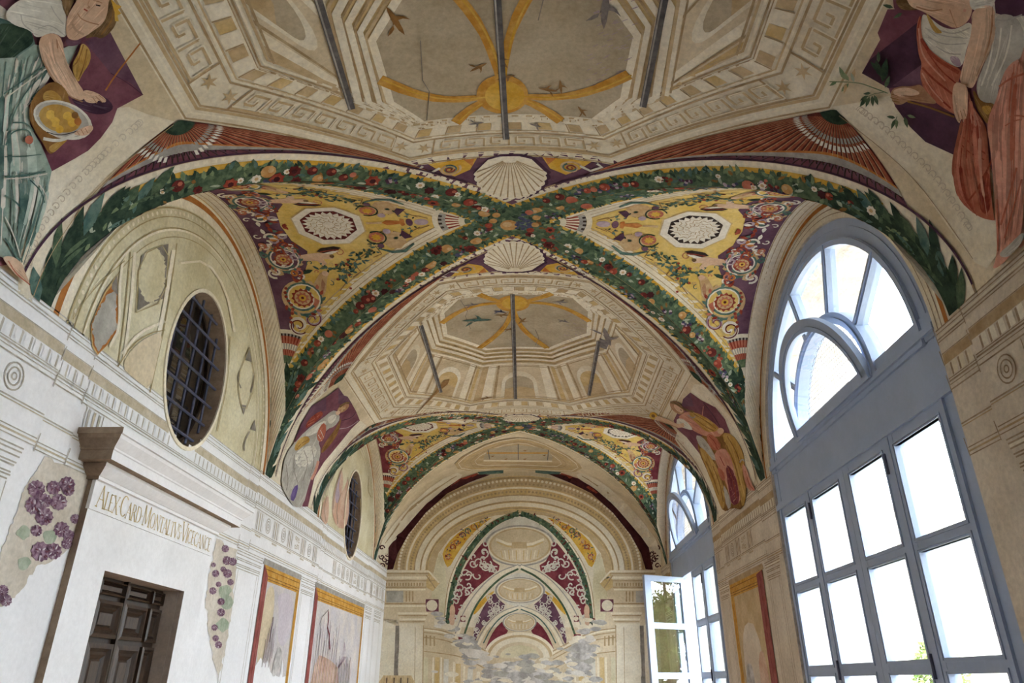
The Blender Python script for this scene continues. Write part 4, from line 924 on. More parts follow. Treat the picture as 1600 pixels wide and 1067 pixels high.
    if end > 0: BL = (((-.42, 1.72), .34, .2, 'teal'), ((-.45, 1.38), .16, .1, 'bird_grey'), ((.45, 1.34), .16, 3.0, 'bird_grey'), ((-.17, 1.58), .15, .4, 'blue_berry'), ((-.15, 1.66), .17, 3.3, 'bird_brown'), ((.06, 1.8), .18, 2.1, 'bird_brown'), ((-.08, 2.0), .14, .2, 'bird_brown'), ((.5, 1.74), .15, .3, 'bird_grey'), ((-.45, 3.98), .2, .1, 'bird_brown'))
    else: BL = (((-.17, 1.66), .13, .5, 'bird_brown'), ((-.02, 1.70), .13, 2.1, 'bird_brown'), ((.0, 1.57), .13, .3, 'bird_brown'), ((.27, 1.47), .13, 3.0, 'bird_brown'), ((.35, 1.50), .12, 1.7, 'bird_brown'), ((.50, 1.30), .11, 2.2, 'bird_brown'), ((-.22, 1.17), .11, .1, 'bird_grey'), ((.19, 1.14), .10, 2.8, 'bird_grey'), ((-.62, 2.06), .22, 1.9, 'robe_brown'), ((.58, 2.1), .26, 1.6, 'bird_grey'))
    for c, s, an, m in BL: bird(c, s, an, m)
    if end > 0:
        bird((.98, 1.9), .40, 1.3, 'bird_grey'); P.poly([(.90, 1.98), (1.02, 2.0), (1.0, 2.2), (.93, 2.2)], mp, 'bird_grey', 9)
        P.poly([(-1.5, 3.95), (-1.1, 3.4), (-.93, 3.1), (-.86, 3.12), (-.9, 3.25), (-1.08, 3.45)], mp, 'bird_brown', 10)
    # feigned perches
    for a0, y0, a1, y1 in ((-1.0, 1.58, -1.01, 3.45), (-.03, 1.22, -.06, 4.10), (.90, 2.05, .91, 3.66)) if end > 0 else ((-1.01, 1.48, -1.0, 3.45), (-.02, 1.0, -.05, 4.10), (.89, 1.42, .90, 3.5)):
        P.stroke([(a0, y0), (a1, y1)], .045, mp, 'rod', 10, .12); P.stroke([(a0-.012, y0), (a1-.012, y1)], .01, mp, 'fan_grey', 11, .12)
    # hairline cracks
    for c in ([(-.55, 1.25), (-.5, 1.5), (-.53, 1.6), (-.5, 1.9)], [(.2, 2.0), (.24, 2.2), (.2, 2.4)]): P.stroke(c, .006, mp, 'fade_dark', 9)
    tag(P.build(name, ceiling), lab)
octagon(CROSS[1], 1, 'painted_cupola', 'painted octagonal open cupola with perches, birds and greek key frieze, between the crossings')
octagon(CROSS[1], -1, 'painted_cupola', 'painted octagonal open cupola directly overhead, cut by the picture top')
# half cupola in front of the end wall
P = Paint(); mp = PX(BV_C, 680, 680, 5.714)
O_ = [(170, 250), (240, 185), (420, 90), (560, 42), (740, 14), (860, 28), (1000, 76), (1200, 180), (1290, 250), (1312, 290), (1250, 322), (1100, 318), (900, 308), (740, 300), (500, 304), (300, 312), (200, 296)]
P.poly(O_, mp, 'cream_dark', 7, 50)
for k, m in ((.94, 'cream_light'), (.86, 'ochre_pale'), (.76, 'cream_line'), (.68, 'cream_pale')): P.stroke([(740+(x-740)*k, 165+(y-165)*k) for x, y in O_], 5, mp, m, 8, 50, True)
P.poly([(470, 120), (600, 95), (740, 80), (880, 95), (1010, 120), (1050, 190), (1040, 222), (430, 215), (435, 180)], mp, 'sky_grey', 9, 50); P.stroke([(460, 150), (1010, 150)], 12, mp, 'goldfr', 10, 50); P.stroke([(430, 218), (1045, 225)], 12, mp, 'cream_light', 10, 50)
for x0, y0, x1, y1 in ((740, 70, 742, 210), (470, 120, 484, 205), (1012, 120, 1004, 215)): P.stroke([(x0, y0), (x1, y1)], 7, mp, 'rod', 11)
for x, y in ((510, 180), (800, 130), (630, 205), (800, 205), (975, 172)): P.poly([(x-18, y), (x, y-6), (x+18, y-8), (x+4, y+5)], mp, 'bird_brown', 11)
tag(P.build('painted_cupola', ceiling), 'small painted half cupola where the vault meets the end wall')
# plain plaster plumes and the dark ragged band that meets the end arch
BV_CE = BVHTree.FromPolygons(vb.v+[(-9, YE, -3), (9, YE, -3), (9, YE, 8), (-9, YE, 8)], vb.f+[tuple(len(vb.v)+i for i in range(4))])
P = Paint(); mp = PX(BV_CE, 530, 707, 2.963)
for s in (1, -1):
    fx = (lambda x: x) if s > 0 else (lambda x: 1668-x)
    def pp(l): return [(fx(x), y) for x, y in l]
    P.poly(pp([(175, 470), (200, 400), (260, 320), (330, 240), (420, 160), (480, 120), (545, 92), (570, 100), (560, 118), (480, 170), (400, 240), (330, 320), (270, 390), (235, 440), (215, 545), (180, 525)]), mp, 'cream_pale', 5, 40)
    P.poly(pp([(205, 545), (225, 440), (265, 385), (330, 315), (410, 232), (480, 172), (560, 118), (640, 98), (700, 100), (600, 140), (500, 190), (400, 280), (320, 380), (270, 470), (250, 540)]), mp, 'maroon', 4, 40)
    P.poly(pp([(555, 120), (640, 92), (640, 100), (560, 140), (480, 190), (470, 186)]), mp, 'red', 6, 40)
    for k in range(5): P.stroke(pp([(210+k*8, 420-k*10), (300+k*8, 290-k*10), (400+k*10, 205-k*9), (520+k*6, 118-k*3)]), 3, mp, 'cream_line', 6, 40)
    for k in range(7):
        x, y = 195+(k % 3)*14, 440+k*14; P.spiral((fx(x), y), 3, 14, k, 1.1, 6, mp, 'maroon', 6, 10)
    P.poly(pp([(640, 88), (760, 80), (760, 94), (650, 100)]), mp, 'green_blue', 5, 40)
tag(P.build('worn_border', ceiling), 'plain plaster plumes and ragged dark band above the end arch')
# ---------------------------------------------------------------- spandrel frescoes: four seated women on plum grounds
_pl = [(XL, YB-3, -1), (XL, YE, -1), (XL, YE, 8), (XL, YB-3, 8), (XR, YB-3, -1), (XR, YE, -1), (XR, YE, 8), (XR, YB-3, 8)]; _n = len(vb.v)
BV_A = BVHTree.FromPolygons(vb.v+_pl, vb.f+[(_n, _n+1, _n+2, _n+3), (_n+4, _n+5, _n+6, _n+7)])
def smooth(pts, k=2):
    for _ in range(k):
        o = []; n = len(pts)
        for i in range(n):
            a, b = pts[i], pts[(i+1) % n]; o += [(a[0]*.75+b[0]*.25, a[1]*.75+b[1]*.25), (a[0]*.25+b[0]*.75, a[1]*.25+b[1]*.75)]
        pts = o
    return pts
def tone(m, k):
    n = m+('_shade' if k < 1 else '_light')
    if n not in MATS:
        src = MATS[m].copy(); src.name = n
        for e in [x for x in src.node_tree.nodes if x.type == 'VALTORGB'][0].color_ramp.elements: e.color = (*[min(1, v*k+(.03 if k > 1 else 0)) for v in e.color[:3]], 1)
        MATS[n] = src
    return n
frnd = random.Random(31)
def folds(P, pts, mp, m, ly, step):
    """brushed modelling along the length of a painted form"""
    q = np.array(pts); c = q.mean(0); d = q-c; w_, v_ = np.linalg.eigh(d.T@d/len(q)); L = math.sqrt(w_[1])*2.6; W = math.sqrt(w_[0])*2.6
    if W < 10: return
    ax, nx = v_[:, 1], v_[:, 0]
    for i in range(int(min(16, 5+W/9))):
        o = frnd.uniform(-.9, .9)*W*.62; bow = frnd.uniform(-.18, .18)*W; t0 = frnd.uniform(-1, .3); t1 = t0+frnd.uniform(.5, 1.1); ps = []
        for t in np.linspace(t0, t1, 9):
            p = c+ax*t*L*.7+nx*(o*(1-.25*t)+bow*t*t)
            ps.append((float(p[0]), float(p[1])))
        ok = inside(np.array(ps), pts); run = []
        for p, k in zip(ps, ok):
            if k: run.append(p)
            elif len(run) > 2: break
            else: run = []
        if len(run) > 2:
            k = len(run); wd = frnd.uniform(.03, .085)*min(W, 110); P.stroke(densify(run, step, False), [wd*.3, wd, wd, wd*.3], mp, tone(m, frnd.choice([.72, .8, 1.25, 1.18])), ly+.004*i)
def art(name, lab, org, items, step, parent=None, bv=None):
    sk = 1 if org[2] > 5 else 2
    """items: (kind, material, points, extra); layers rise in the order painted"""
    P = Paint(); mp = PX(bv or BV_A, *org); ly = 3.0
    for it in items:
        k, m, pts = it[0], it[1], it[2]
        if k == 'f':
            P.poly(smooth(pts, sk), mp, m, ly, step); folds(P, smooth(pts, sk), mp, m, ly+.05, step)
        elif k == 'p': P.poly(pts, mp, m, ly, step)
        elif k == 's':
            q = densify(smooth_open(pts), step, False); P.stroke(q, it[3], mp, m, ly)
        elif k == 'e': P.poly(ellipse((pts[0], pts[1]), pts[2], pts[3], 24, pts[4] if len(pts) > 4 else 0), mp, m, ly, step)
        elif k == 'l': P.leaf((pts[0], pts[1]), pts[2], pts[3], pts[4], mp, m, ly)
        ly += .1
    return tag(P.build(name, parent or ceiling), lab)
def smooth_open(pts, k=2):
    for _ in range(k):
        o = [pts[0]]
        for a, b in zip(pts, pts[1:]): o += [(a[0]*.75+b[0]*.25, a[1]*.75+b[1]*.25), (a[0]*.25+b[0]*.75, a[1]*.25+b[1]*.75)]
        pts = o+[pts[-1]]
    return pts
def orn(pts, r, m='faint'):    # a faint running scroll along a border
    q = densify(smooth_open(pts), r*2.4, False); out = []
    for i, (x, y) in enumerate(q): out.append(('s', m, [(x-r, y), (x-.4*r, y-.8*r), (x+.5*r, y-.6*r), (x+.7*r, y+.3*r), (x, y+.8*r), (x-.3*r, y+.1*r)], r*.2))
    return out
def flow(A, B, n, mats, wd, seed=1, jit=.02):
    """drapery folds: lines swept between two edges of the cloth"""
    r_ = random.Random(seed); A = smooth_open(A); B = smooth_open(B); m_ = 14; out = []
    ra = [A[int(i*(len(A)-1)/m_)] for i in range(m_+1)]; rb = [B[int(i*(len(B)-1)/m_)] for i in range(m_+1)]
    for k in range(n):
        t = (k+.5)/n+r_.uniform(-.3, .3)/n; i0 = r_.randrange(0, m_//2); i1 = min(m_, i0+r_.randrange(4, m_)); bend = r_.uniform(-jit, jit)
        pts = [(ra[i][0]+(rb[i][0]-ra[i][0])*(t+bend*(i-i0)), ra[i][1]+(rb[i][1]-ra[i][1])*(t+bend*(i-i0))) for i in range(i0, i1+1)]
        out.append(('s', r_.choice(mats), pts, [wd*.25, wd*r_.uniform(.6, 1.2), wd*.8, wd*.2]))
    return out
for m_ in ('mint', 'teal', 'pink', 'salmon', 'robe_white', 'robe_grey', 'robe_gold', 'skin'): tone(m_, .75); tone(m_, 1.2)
A_ = (0, 0, 4.446)
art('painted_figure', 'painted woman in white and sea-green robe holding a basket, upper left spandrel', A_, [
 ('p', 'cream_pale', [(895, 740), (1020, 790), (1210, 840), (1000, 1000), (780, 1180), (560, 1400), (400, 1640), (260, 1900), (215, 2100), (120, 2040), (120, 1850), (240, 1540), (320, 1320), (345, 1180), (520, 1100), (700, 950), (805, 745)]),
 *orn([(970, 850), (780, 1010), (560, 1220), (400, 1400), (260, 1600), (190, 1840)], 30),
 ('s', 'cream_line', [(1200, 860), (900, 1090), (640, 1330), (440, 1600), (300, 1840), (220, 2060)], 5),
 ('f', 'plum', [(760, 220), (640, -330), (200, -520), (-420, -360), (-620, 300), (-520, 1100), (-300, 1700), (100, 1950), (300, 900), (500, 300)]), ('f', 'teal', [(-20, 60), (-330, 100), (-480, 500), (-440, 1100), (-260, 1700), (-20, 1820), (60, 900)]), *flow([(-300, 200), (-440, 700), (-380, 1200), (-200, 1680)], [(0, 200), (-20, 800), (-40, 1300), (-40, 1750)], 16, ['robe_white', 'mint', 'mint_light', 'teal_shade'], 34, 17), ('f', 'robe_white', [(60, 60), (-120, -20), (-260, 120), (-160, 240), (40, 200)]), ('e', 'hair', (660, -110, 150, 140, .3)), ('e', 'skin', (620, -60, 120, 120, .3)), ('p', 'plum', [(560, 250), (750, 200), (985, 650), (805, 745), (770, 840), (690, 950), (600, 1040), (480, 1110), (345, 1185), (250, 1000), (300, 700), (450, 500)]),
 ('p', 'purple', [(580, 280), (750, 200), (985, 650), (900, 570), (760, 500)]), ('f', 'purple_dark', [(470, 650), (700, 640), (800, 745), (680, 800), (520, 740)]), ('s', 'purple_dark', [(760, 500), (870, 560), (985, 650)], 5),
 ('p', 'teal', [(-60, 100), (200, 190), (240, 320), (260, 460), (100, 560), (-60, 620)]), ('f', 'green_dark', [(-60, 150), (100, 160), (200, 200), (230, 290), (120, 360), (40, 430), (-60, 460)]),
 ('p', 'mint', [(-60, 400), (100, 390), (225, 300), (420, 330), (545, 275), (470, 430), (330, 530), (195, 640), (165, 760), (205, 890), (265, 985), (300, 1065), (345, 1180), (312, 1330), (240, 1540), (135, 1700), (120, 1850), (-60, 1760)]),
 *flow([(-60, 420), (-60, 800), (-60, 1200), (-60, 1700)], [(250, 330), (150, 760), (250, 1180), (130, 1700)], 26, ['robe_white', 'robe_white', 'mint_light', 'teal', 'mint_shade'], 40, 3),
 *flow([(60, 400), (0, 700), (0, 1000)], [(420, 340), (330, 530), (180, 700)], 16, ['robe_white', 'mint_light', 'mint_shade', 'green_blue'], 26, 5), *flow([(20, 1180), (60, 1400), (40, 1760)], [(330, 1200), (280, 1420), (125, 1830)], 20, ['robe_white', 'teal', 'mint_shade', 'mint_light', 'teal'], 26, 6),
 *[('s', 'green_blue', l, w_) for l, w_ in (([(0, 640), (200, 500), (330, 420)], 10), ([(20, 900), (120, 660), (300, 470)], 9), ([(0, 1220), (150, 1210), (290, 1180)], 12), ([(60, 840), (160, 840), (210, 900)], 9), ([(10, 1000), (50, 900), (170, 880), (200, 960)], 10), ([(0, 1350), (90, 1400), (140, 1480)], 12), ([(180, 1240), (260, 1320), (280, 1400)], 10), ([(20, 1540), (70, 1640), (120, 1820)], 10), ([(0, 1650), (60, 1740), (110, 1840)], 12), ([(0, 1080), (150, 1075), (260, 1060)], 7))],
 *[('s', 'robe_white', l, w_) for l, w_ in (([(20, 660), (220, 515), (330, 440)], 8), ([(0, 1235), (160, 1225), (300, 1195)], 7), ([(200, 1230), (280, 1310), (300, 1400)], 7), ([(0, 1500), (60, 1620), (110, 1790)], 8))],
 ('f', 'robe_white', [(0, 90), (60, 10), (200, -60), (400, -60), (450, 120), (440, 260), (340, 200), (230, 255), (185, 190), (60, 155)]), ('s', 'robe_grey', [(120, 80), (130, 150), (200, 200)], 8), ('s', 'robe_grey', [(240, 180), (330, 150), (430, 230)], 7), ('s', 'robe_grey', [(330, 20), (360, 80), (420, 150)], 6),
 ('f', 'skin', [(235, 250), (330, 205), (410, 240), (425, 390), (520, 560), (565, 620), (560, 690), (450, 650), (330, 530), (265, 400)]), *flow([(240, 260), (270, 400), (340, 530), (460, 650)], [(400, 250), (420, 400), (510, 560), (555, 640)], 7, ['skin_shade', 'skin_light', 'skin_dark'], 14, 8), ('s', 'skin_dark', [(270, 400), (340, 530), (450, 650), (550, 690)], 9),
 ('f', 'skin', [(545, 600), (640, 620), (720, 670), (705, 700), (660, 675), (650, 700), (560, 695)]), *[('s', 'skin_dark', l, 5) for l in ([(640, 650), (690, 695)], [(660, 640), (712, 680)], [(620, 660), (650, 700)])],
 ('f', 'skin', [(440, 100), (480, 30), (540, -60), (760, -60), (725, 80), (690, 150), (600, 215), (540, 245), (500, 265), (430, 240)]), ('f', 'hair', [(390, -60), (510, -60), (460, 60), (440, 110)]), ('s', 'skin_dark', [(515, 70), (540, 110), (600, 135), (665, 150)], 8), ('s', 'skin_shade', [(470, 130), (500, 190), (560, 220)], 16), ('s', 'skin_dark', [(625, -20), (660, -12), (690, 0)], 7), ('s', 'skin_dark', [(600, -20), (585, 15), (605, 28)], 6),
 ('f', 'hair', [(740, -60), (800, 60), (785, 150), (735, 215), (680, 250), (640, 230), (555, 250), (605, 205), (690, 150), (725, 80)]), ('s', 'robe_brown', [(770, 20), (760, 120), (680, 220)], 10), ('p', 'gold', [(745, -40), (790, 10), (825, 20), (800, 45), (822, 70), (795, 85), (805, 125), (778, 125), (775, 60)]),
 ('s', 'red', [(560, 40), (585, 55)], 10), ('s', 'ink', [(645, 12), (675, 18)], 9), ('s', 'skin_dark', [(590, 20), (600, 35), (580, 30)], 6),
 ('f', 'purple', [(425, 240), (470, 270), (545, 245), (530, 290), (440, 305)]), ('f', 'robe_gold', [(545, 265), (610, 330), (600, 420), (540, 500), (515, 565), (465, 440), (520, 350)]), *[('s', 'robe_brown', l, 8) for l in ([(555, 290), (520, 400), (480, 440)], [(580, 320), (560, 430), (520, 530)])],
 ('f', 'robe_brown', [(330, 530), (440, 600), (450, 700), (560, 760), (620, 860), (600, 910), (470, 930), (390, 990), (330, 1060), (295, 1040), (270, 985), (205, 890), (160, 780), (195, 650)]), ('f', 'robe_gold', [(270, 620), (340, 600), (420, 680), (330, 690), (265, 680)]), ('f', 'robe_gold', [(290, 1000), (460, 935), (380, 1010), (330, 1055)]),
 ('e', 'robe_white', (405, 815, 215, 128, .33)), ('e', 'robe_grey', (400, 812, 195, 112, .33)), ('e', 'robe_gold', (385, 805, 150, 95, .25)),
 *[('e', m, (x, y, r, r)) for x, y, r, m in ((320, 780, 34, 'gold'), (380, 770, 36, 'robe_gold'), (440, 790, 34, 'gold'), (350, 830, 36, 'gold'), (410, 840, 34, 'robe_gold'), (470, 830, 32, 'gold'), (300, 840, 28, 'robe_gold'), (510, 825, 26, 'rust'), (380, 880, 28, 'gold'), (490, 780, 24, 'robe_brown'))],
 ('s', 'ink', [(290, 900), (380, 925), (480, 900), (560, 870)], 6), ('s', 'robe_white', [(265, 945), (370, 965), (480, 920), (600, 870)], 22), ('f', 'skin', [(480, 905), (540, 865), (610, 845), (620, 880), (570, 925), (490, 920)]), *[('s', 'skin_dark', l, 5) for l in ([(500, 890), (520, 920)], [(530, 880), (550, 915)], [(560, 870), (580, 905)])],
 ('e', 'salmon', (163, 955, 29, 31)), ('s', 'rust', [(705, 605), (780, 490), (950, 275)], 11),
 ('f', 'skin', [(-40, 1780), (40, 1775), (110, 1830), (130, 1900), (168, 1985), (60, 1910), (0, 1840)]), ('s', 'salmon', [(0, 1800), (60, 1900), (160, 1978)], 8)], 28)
C_ = (1300, 0, 4.85)
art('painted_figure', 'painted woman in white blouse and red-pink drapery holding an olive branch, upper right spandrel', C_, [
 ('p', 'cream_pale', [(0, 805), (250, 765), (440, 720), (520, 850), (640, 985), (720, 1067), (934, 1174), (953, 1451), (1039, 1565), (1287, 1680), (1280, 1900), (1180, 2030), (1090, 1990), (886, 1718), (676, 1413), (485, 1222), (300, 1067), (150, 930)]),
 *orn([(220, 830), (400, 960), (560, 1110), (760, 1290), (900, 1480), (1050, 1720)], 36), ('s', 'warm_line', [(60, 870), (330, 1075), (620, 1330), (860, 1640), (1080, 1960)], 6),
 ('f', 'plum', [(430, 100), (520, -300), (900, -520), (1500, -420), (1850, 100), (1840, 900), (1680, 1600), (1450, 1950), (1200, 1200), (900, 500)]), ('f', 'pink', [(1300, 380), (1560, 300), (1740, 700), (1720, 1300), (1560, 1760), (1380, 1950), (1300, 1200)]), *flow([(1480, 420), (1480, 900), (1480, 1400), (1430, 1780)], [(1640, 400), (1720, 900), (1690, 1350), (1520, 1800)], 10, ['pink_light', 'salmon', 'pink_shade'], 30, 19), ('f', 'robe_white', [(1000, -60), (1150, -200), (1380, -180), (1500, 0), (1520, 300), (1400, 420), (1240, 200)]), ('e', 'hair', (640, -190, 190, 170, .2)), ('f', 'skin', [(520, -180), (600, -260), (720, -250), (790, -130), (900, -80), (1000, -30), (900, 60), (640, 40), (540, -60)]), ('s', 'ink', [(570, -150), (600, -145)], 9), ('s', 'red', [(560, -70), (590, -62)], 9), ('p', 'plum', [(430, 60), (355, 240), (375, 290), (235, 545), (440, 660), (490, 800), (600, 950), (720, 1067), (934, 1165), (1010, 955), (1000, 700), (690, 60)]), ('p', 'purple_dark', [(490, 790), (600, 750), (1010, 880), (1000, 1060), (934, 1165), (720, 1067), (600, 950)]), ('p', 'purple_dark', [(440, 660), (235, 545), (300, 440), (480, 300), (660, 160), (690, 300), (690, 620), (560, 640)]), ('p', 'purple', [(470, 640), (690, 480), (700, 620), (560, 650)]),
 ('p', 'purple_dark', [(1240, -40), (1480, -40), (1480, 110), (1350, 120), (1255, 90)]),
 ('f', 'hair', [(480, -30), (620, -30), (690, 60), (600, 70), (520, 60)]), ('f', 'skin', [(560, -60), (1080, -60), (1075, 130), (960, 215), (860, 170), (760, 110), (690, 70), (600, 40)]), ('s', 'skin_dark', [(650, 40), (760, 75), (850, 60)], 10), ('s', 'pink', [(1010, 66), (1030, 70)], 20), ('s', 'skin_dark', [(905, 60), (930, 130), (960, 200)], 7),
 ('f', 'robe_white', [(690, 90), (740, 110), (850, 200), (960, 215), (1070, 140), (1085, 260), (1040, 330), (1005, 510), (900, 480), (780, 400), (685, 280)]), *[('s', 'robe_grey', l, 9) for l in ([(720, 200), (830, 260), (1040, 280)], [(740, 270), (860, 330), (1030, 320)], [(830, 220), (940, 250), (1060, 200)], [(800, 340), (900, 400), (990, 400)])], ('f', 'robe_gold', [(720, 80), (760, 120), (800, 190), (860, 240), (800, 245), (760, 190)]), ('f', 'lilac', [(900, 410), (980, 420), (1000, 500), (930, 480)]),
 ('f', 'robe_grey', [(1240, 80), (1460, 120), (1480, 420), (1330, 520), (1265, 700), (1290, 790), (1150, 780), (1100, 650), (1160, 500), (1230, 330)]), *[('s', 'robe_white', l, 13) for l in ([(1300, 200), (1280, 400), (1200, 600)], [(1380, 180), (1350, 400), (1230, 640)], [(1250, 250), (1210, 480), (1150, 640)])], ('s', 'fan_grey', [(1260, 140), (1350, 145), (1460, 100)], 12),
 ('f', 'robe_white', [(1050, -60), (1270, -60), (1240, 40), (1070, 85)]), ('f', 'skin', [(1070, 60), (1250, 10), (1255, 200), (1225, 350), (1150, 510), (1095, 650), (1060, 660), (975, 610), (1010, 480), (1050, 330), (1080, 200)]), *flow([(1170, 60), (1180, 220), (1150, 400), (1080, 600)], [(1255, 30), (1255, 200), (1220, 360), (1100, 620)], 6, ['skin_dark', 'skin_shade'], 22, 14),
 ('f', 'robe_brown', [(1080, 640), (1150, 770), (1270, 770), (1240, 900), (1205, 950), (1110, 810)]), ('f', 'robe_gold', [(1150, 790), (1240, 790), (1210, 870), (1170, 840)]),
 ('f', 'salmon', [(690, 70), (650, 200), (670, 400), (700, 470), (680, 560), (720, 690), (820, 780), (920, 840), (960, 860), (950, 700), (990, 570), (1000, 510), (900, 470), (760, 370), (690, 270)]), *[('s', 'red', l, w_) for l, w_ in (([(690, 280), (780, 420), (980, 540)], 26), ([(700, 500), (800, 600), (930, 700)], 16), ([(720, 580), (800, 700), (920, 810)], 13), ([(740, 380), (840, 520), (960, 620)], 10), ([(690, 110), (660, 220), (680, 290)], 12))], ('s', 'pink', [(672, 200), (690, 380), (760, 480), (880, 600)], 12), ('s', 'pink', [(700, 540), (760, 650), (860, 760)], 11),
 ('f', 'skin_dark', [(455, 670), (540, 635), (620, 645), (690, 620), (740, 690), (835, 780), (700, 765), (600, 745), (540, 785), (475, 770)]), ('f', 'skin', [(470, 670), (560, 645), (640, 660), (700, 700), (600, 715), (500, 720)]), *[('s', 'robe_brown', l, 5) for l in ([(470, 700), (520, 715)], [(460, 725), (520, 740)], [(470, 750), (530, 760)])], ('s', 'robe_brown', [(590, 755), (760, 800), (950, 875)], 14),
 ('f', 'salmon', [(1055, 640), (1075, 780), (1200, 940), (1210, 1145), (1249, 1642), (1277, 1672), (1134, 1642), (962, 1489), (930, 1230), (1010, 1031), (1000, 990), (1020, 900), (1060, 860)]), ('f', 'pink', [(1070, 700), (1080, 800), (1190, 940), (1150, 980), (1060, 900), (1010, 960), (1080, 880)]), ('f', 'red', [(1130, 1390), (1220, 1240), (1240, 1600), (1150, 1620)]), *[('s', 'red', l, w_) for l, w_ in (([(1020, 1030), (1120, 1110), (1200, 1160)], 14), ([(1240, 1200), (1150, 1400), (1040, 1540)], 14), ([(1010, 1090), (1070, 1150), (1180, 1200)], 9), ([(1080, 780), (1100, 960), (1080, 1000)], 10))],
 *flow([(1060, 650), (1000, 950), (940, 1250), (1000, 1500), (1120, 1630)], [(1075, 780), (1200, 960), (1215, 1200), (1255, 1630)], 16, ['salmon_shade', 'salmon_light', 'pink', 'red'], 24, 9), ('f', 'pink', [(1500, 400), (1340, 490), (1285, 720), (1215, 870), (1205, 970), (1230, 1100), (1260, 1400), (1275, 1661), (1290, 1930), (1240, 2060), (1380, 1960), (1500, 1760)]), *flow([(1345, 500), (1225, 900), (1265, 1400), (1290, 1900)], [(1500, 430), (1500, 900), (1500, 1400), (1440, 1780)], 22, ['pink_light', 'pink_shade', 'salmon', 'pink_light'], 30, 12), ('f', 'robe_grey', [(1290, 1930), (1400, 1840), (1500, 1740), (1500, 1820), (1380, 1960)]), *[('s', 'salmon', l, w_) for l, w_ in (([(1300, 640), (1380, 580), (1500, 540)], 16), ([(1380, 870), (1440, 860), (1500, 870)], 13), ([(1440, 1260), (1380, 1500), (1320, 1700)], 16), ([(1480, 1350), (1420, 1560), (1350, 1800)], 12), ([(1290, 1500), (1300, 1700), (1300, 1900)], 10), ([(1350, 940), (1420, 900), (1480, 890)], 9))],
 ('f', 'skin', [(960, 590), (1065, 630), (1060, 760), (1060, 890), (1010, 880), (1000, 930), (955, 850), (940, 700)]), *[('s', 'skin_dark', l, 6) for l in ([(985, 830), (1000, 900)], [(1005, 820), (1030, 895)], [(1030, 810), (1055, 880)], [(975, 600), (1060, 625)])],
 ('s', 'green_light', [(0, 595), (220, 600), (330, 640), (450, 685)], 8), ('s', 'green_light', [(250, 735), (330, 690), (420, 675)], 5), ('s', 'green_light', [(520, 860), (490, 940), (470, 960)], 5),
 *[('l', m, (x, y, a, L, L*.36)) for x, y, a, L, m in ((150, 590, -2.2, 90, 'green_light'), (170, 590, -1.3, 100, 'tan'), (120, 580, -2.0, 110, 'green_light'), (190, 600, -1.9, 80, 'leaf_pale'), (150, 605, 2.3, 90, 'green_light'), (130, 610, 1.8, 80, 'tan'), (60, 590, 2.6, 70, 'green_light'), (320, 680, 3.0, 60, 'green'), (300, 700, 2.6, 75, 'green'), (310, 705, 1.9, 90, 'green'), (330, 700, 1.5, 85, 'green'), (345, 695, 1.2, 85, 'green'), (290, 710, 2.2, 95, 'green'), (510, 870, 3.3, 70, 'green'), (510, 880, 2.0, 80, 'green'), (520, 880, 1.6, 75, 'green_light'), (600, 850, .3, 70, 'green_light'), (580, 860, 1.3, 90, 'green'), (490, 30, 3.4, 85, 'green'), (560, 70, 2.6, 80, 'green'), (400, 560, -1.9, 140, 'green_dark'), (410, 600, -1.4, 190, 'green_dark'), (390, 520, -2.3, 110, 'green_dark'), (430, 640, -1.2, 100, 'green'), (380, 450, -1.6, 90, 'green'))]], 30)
E_ = (420, 590, 5.335)
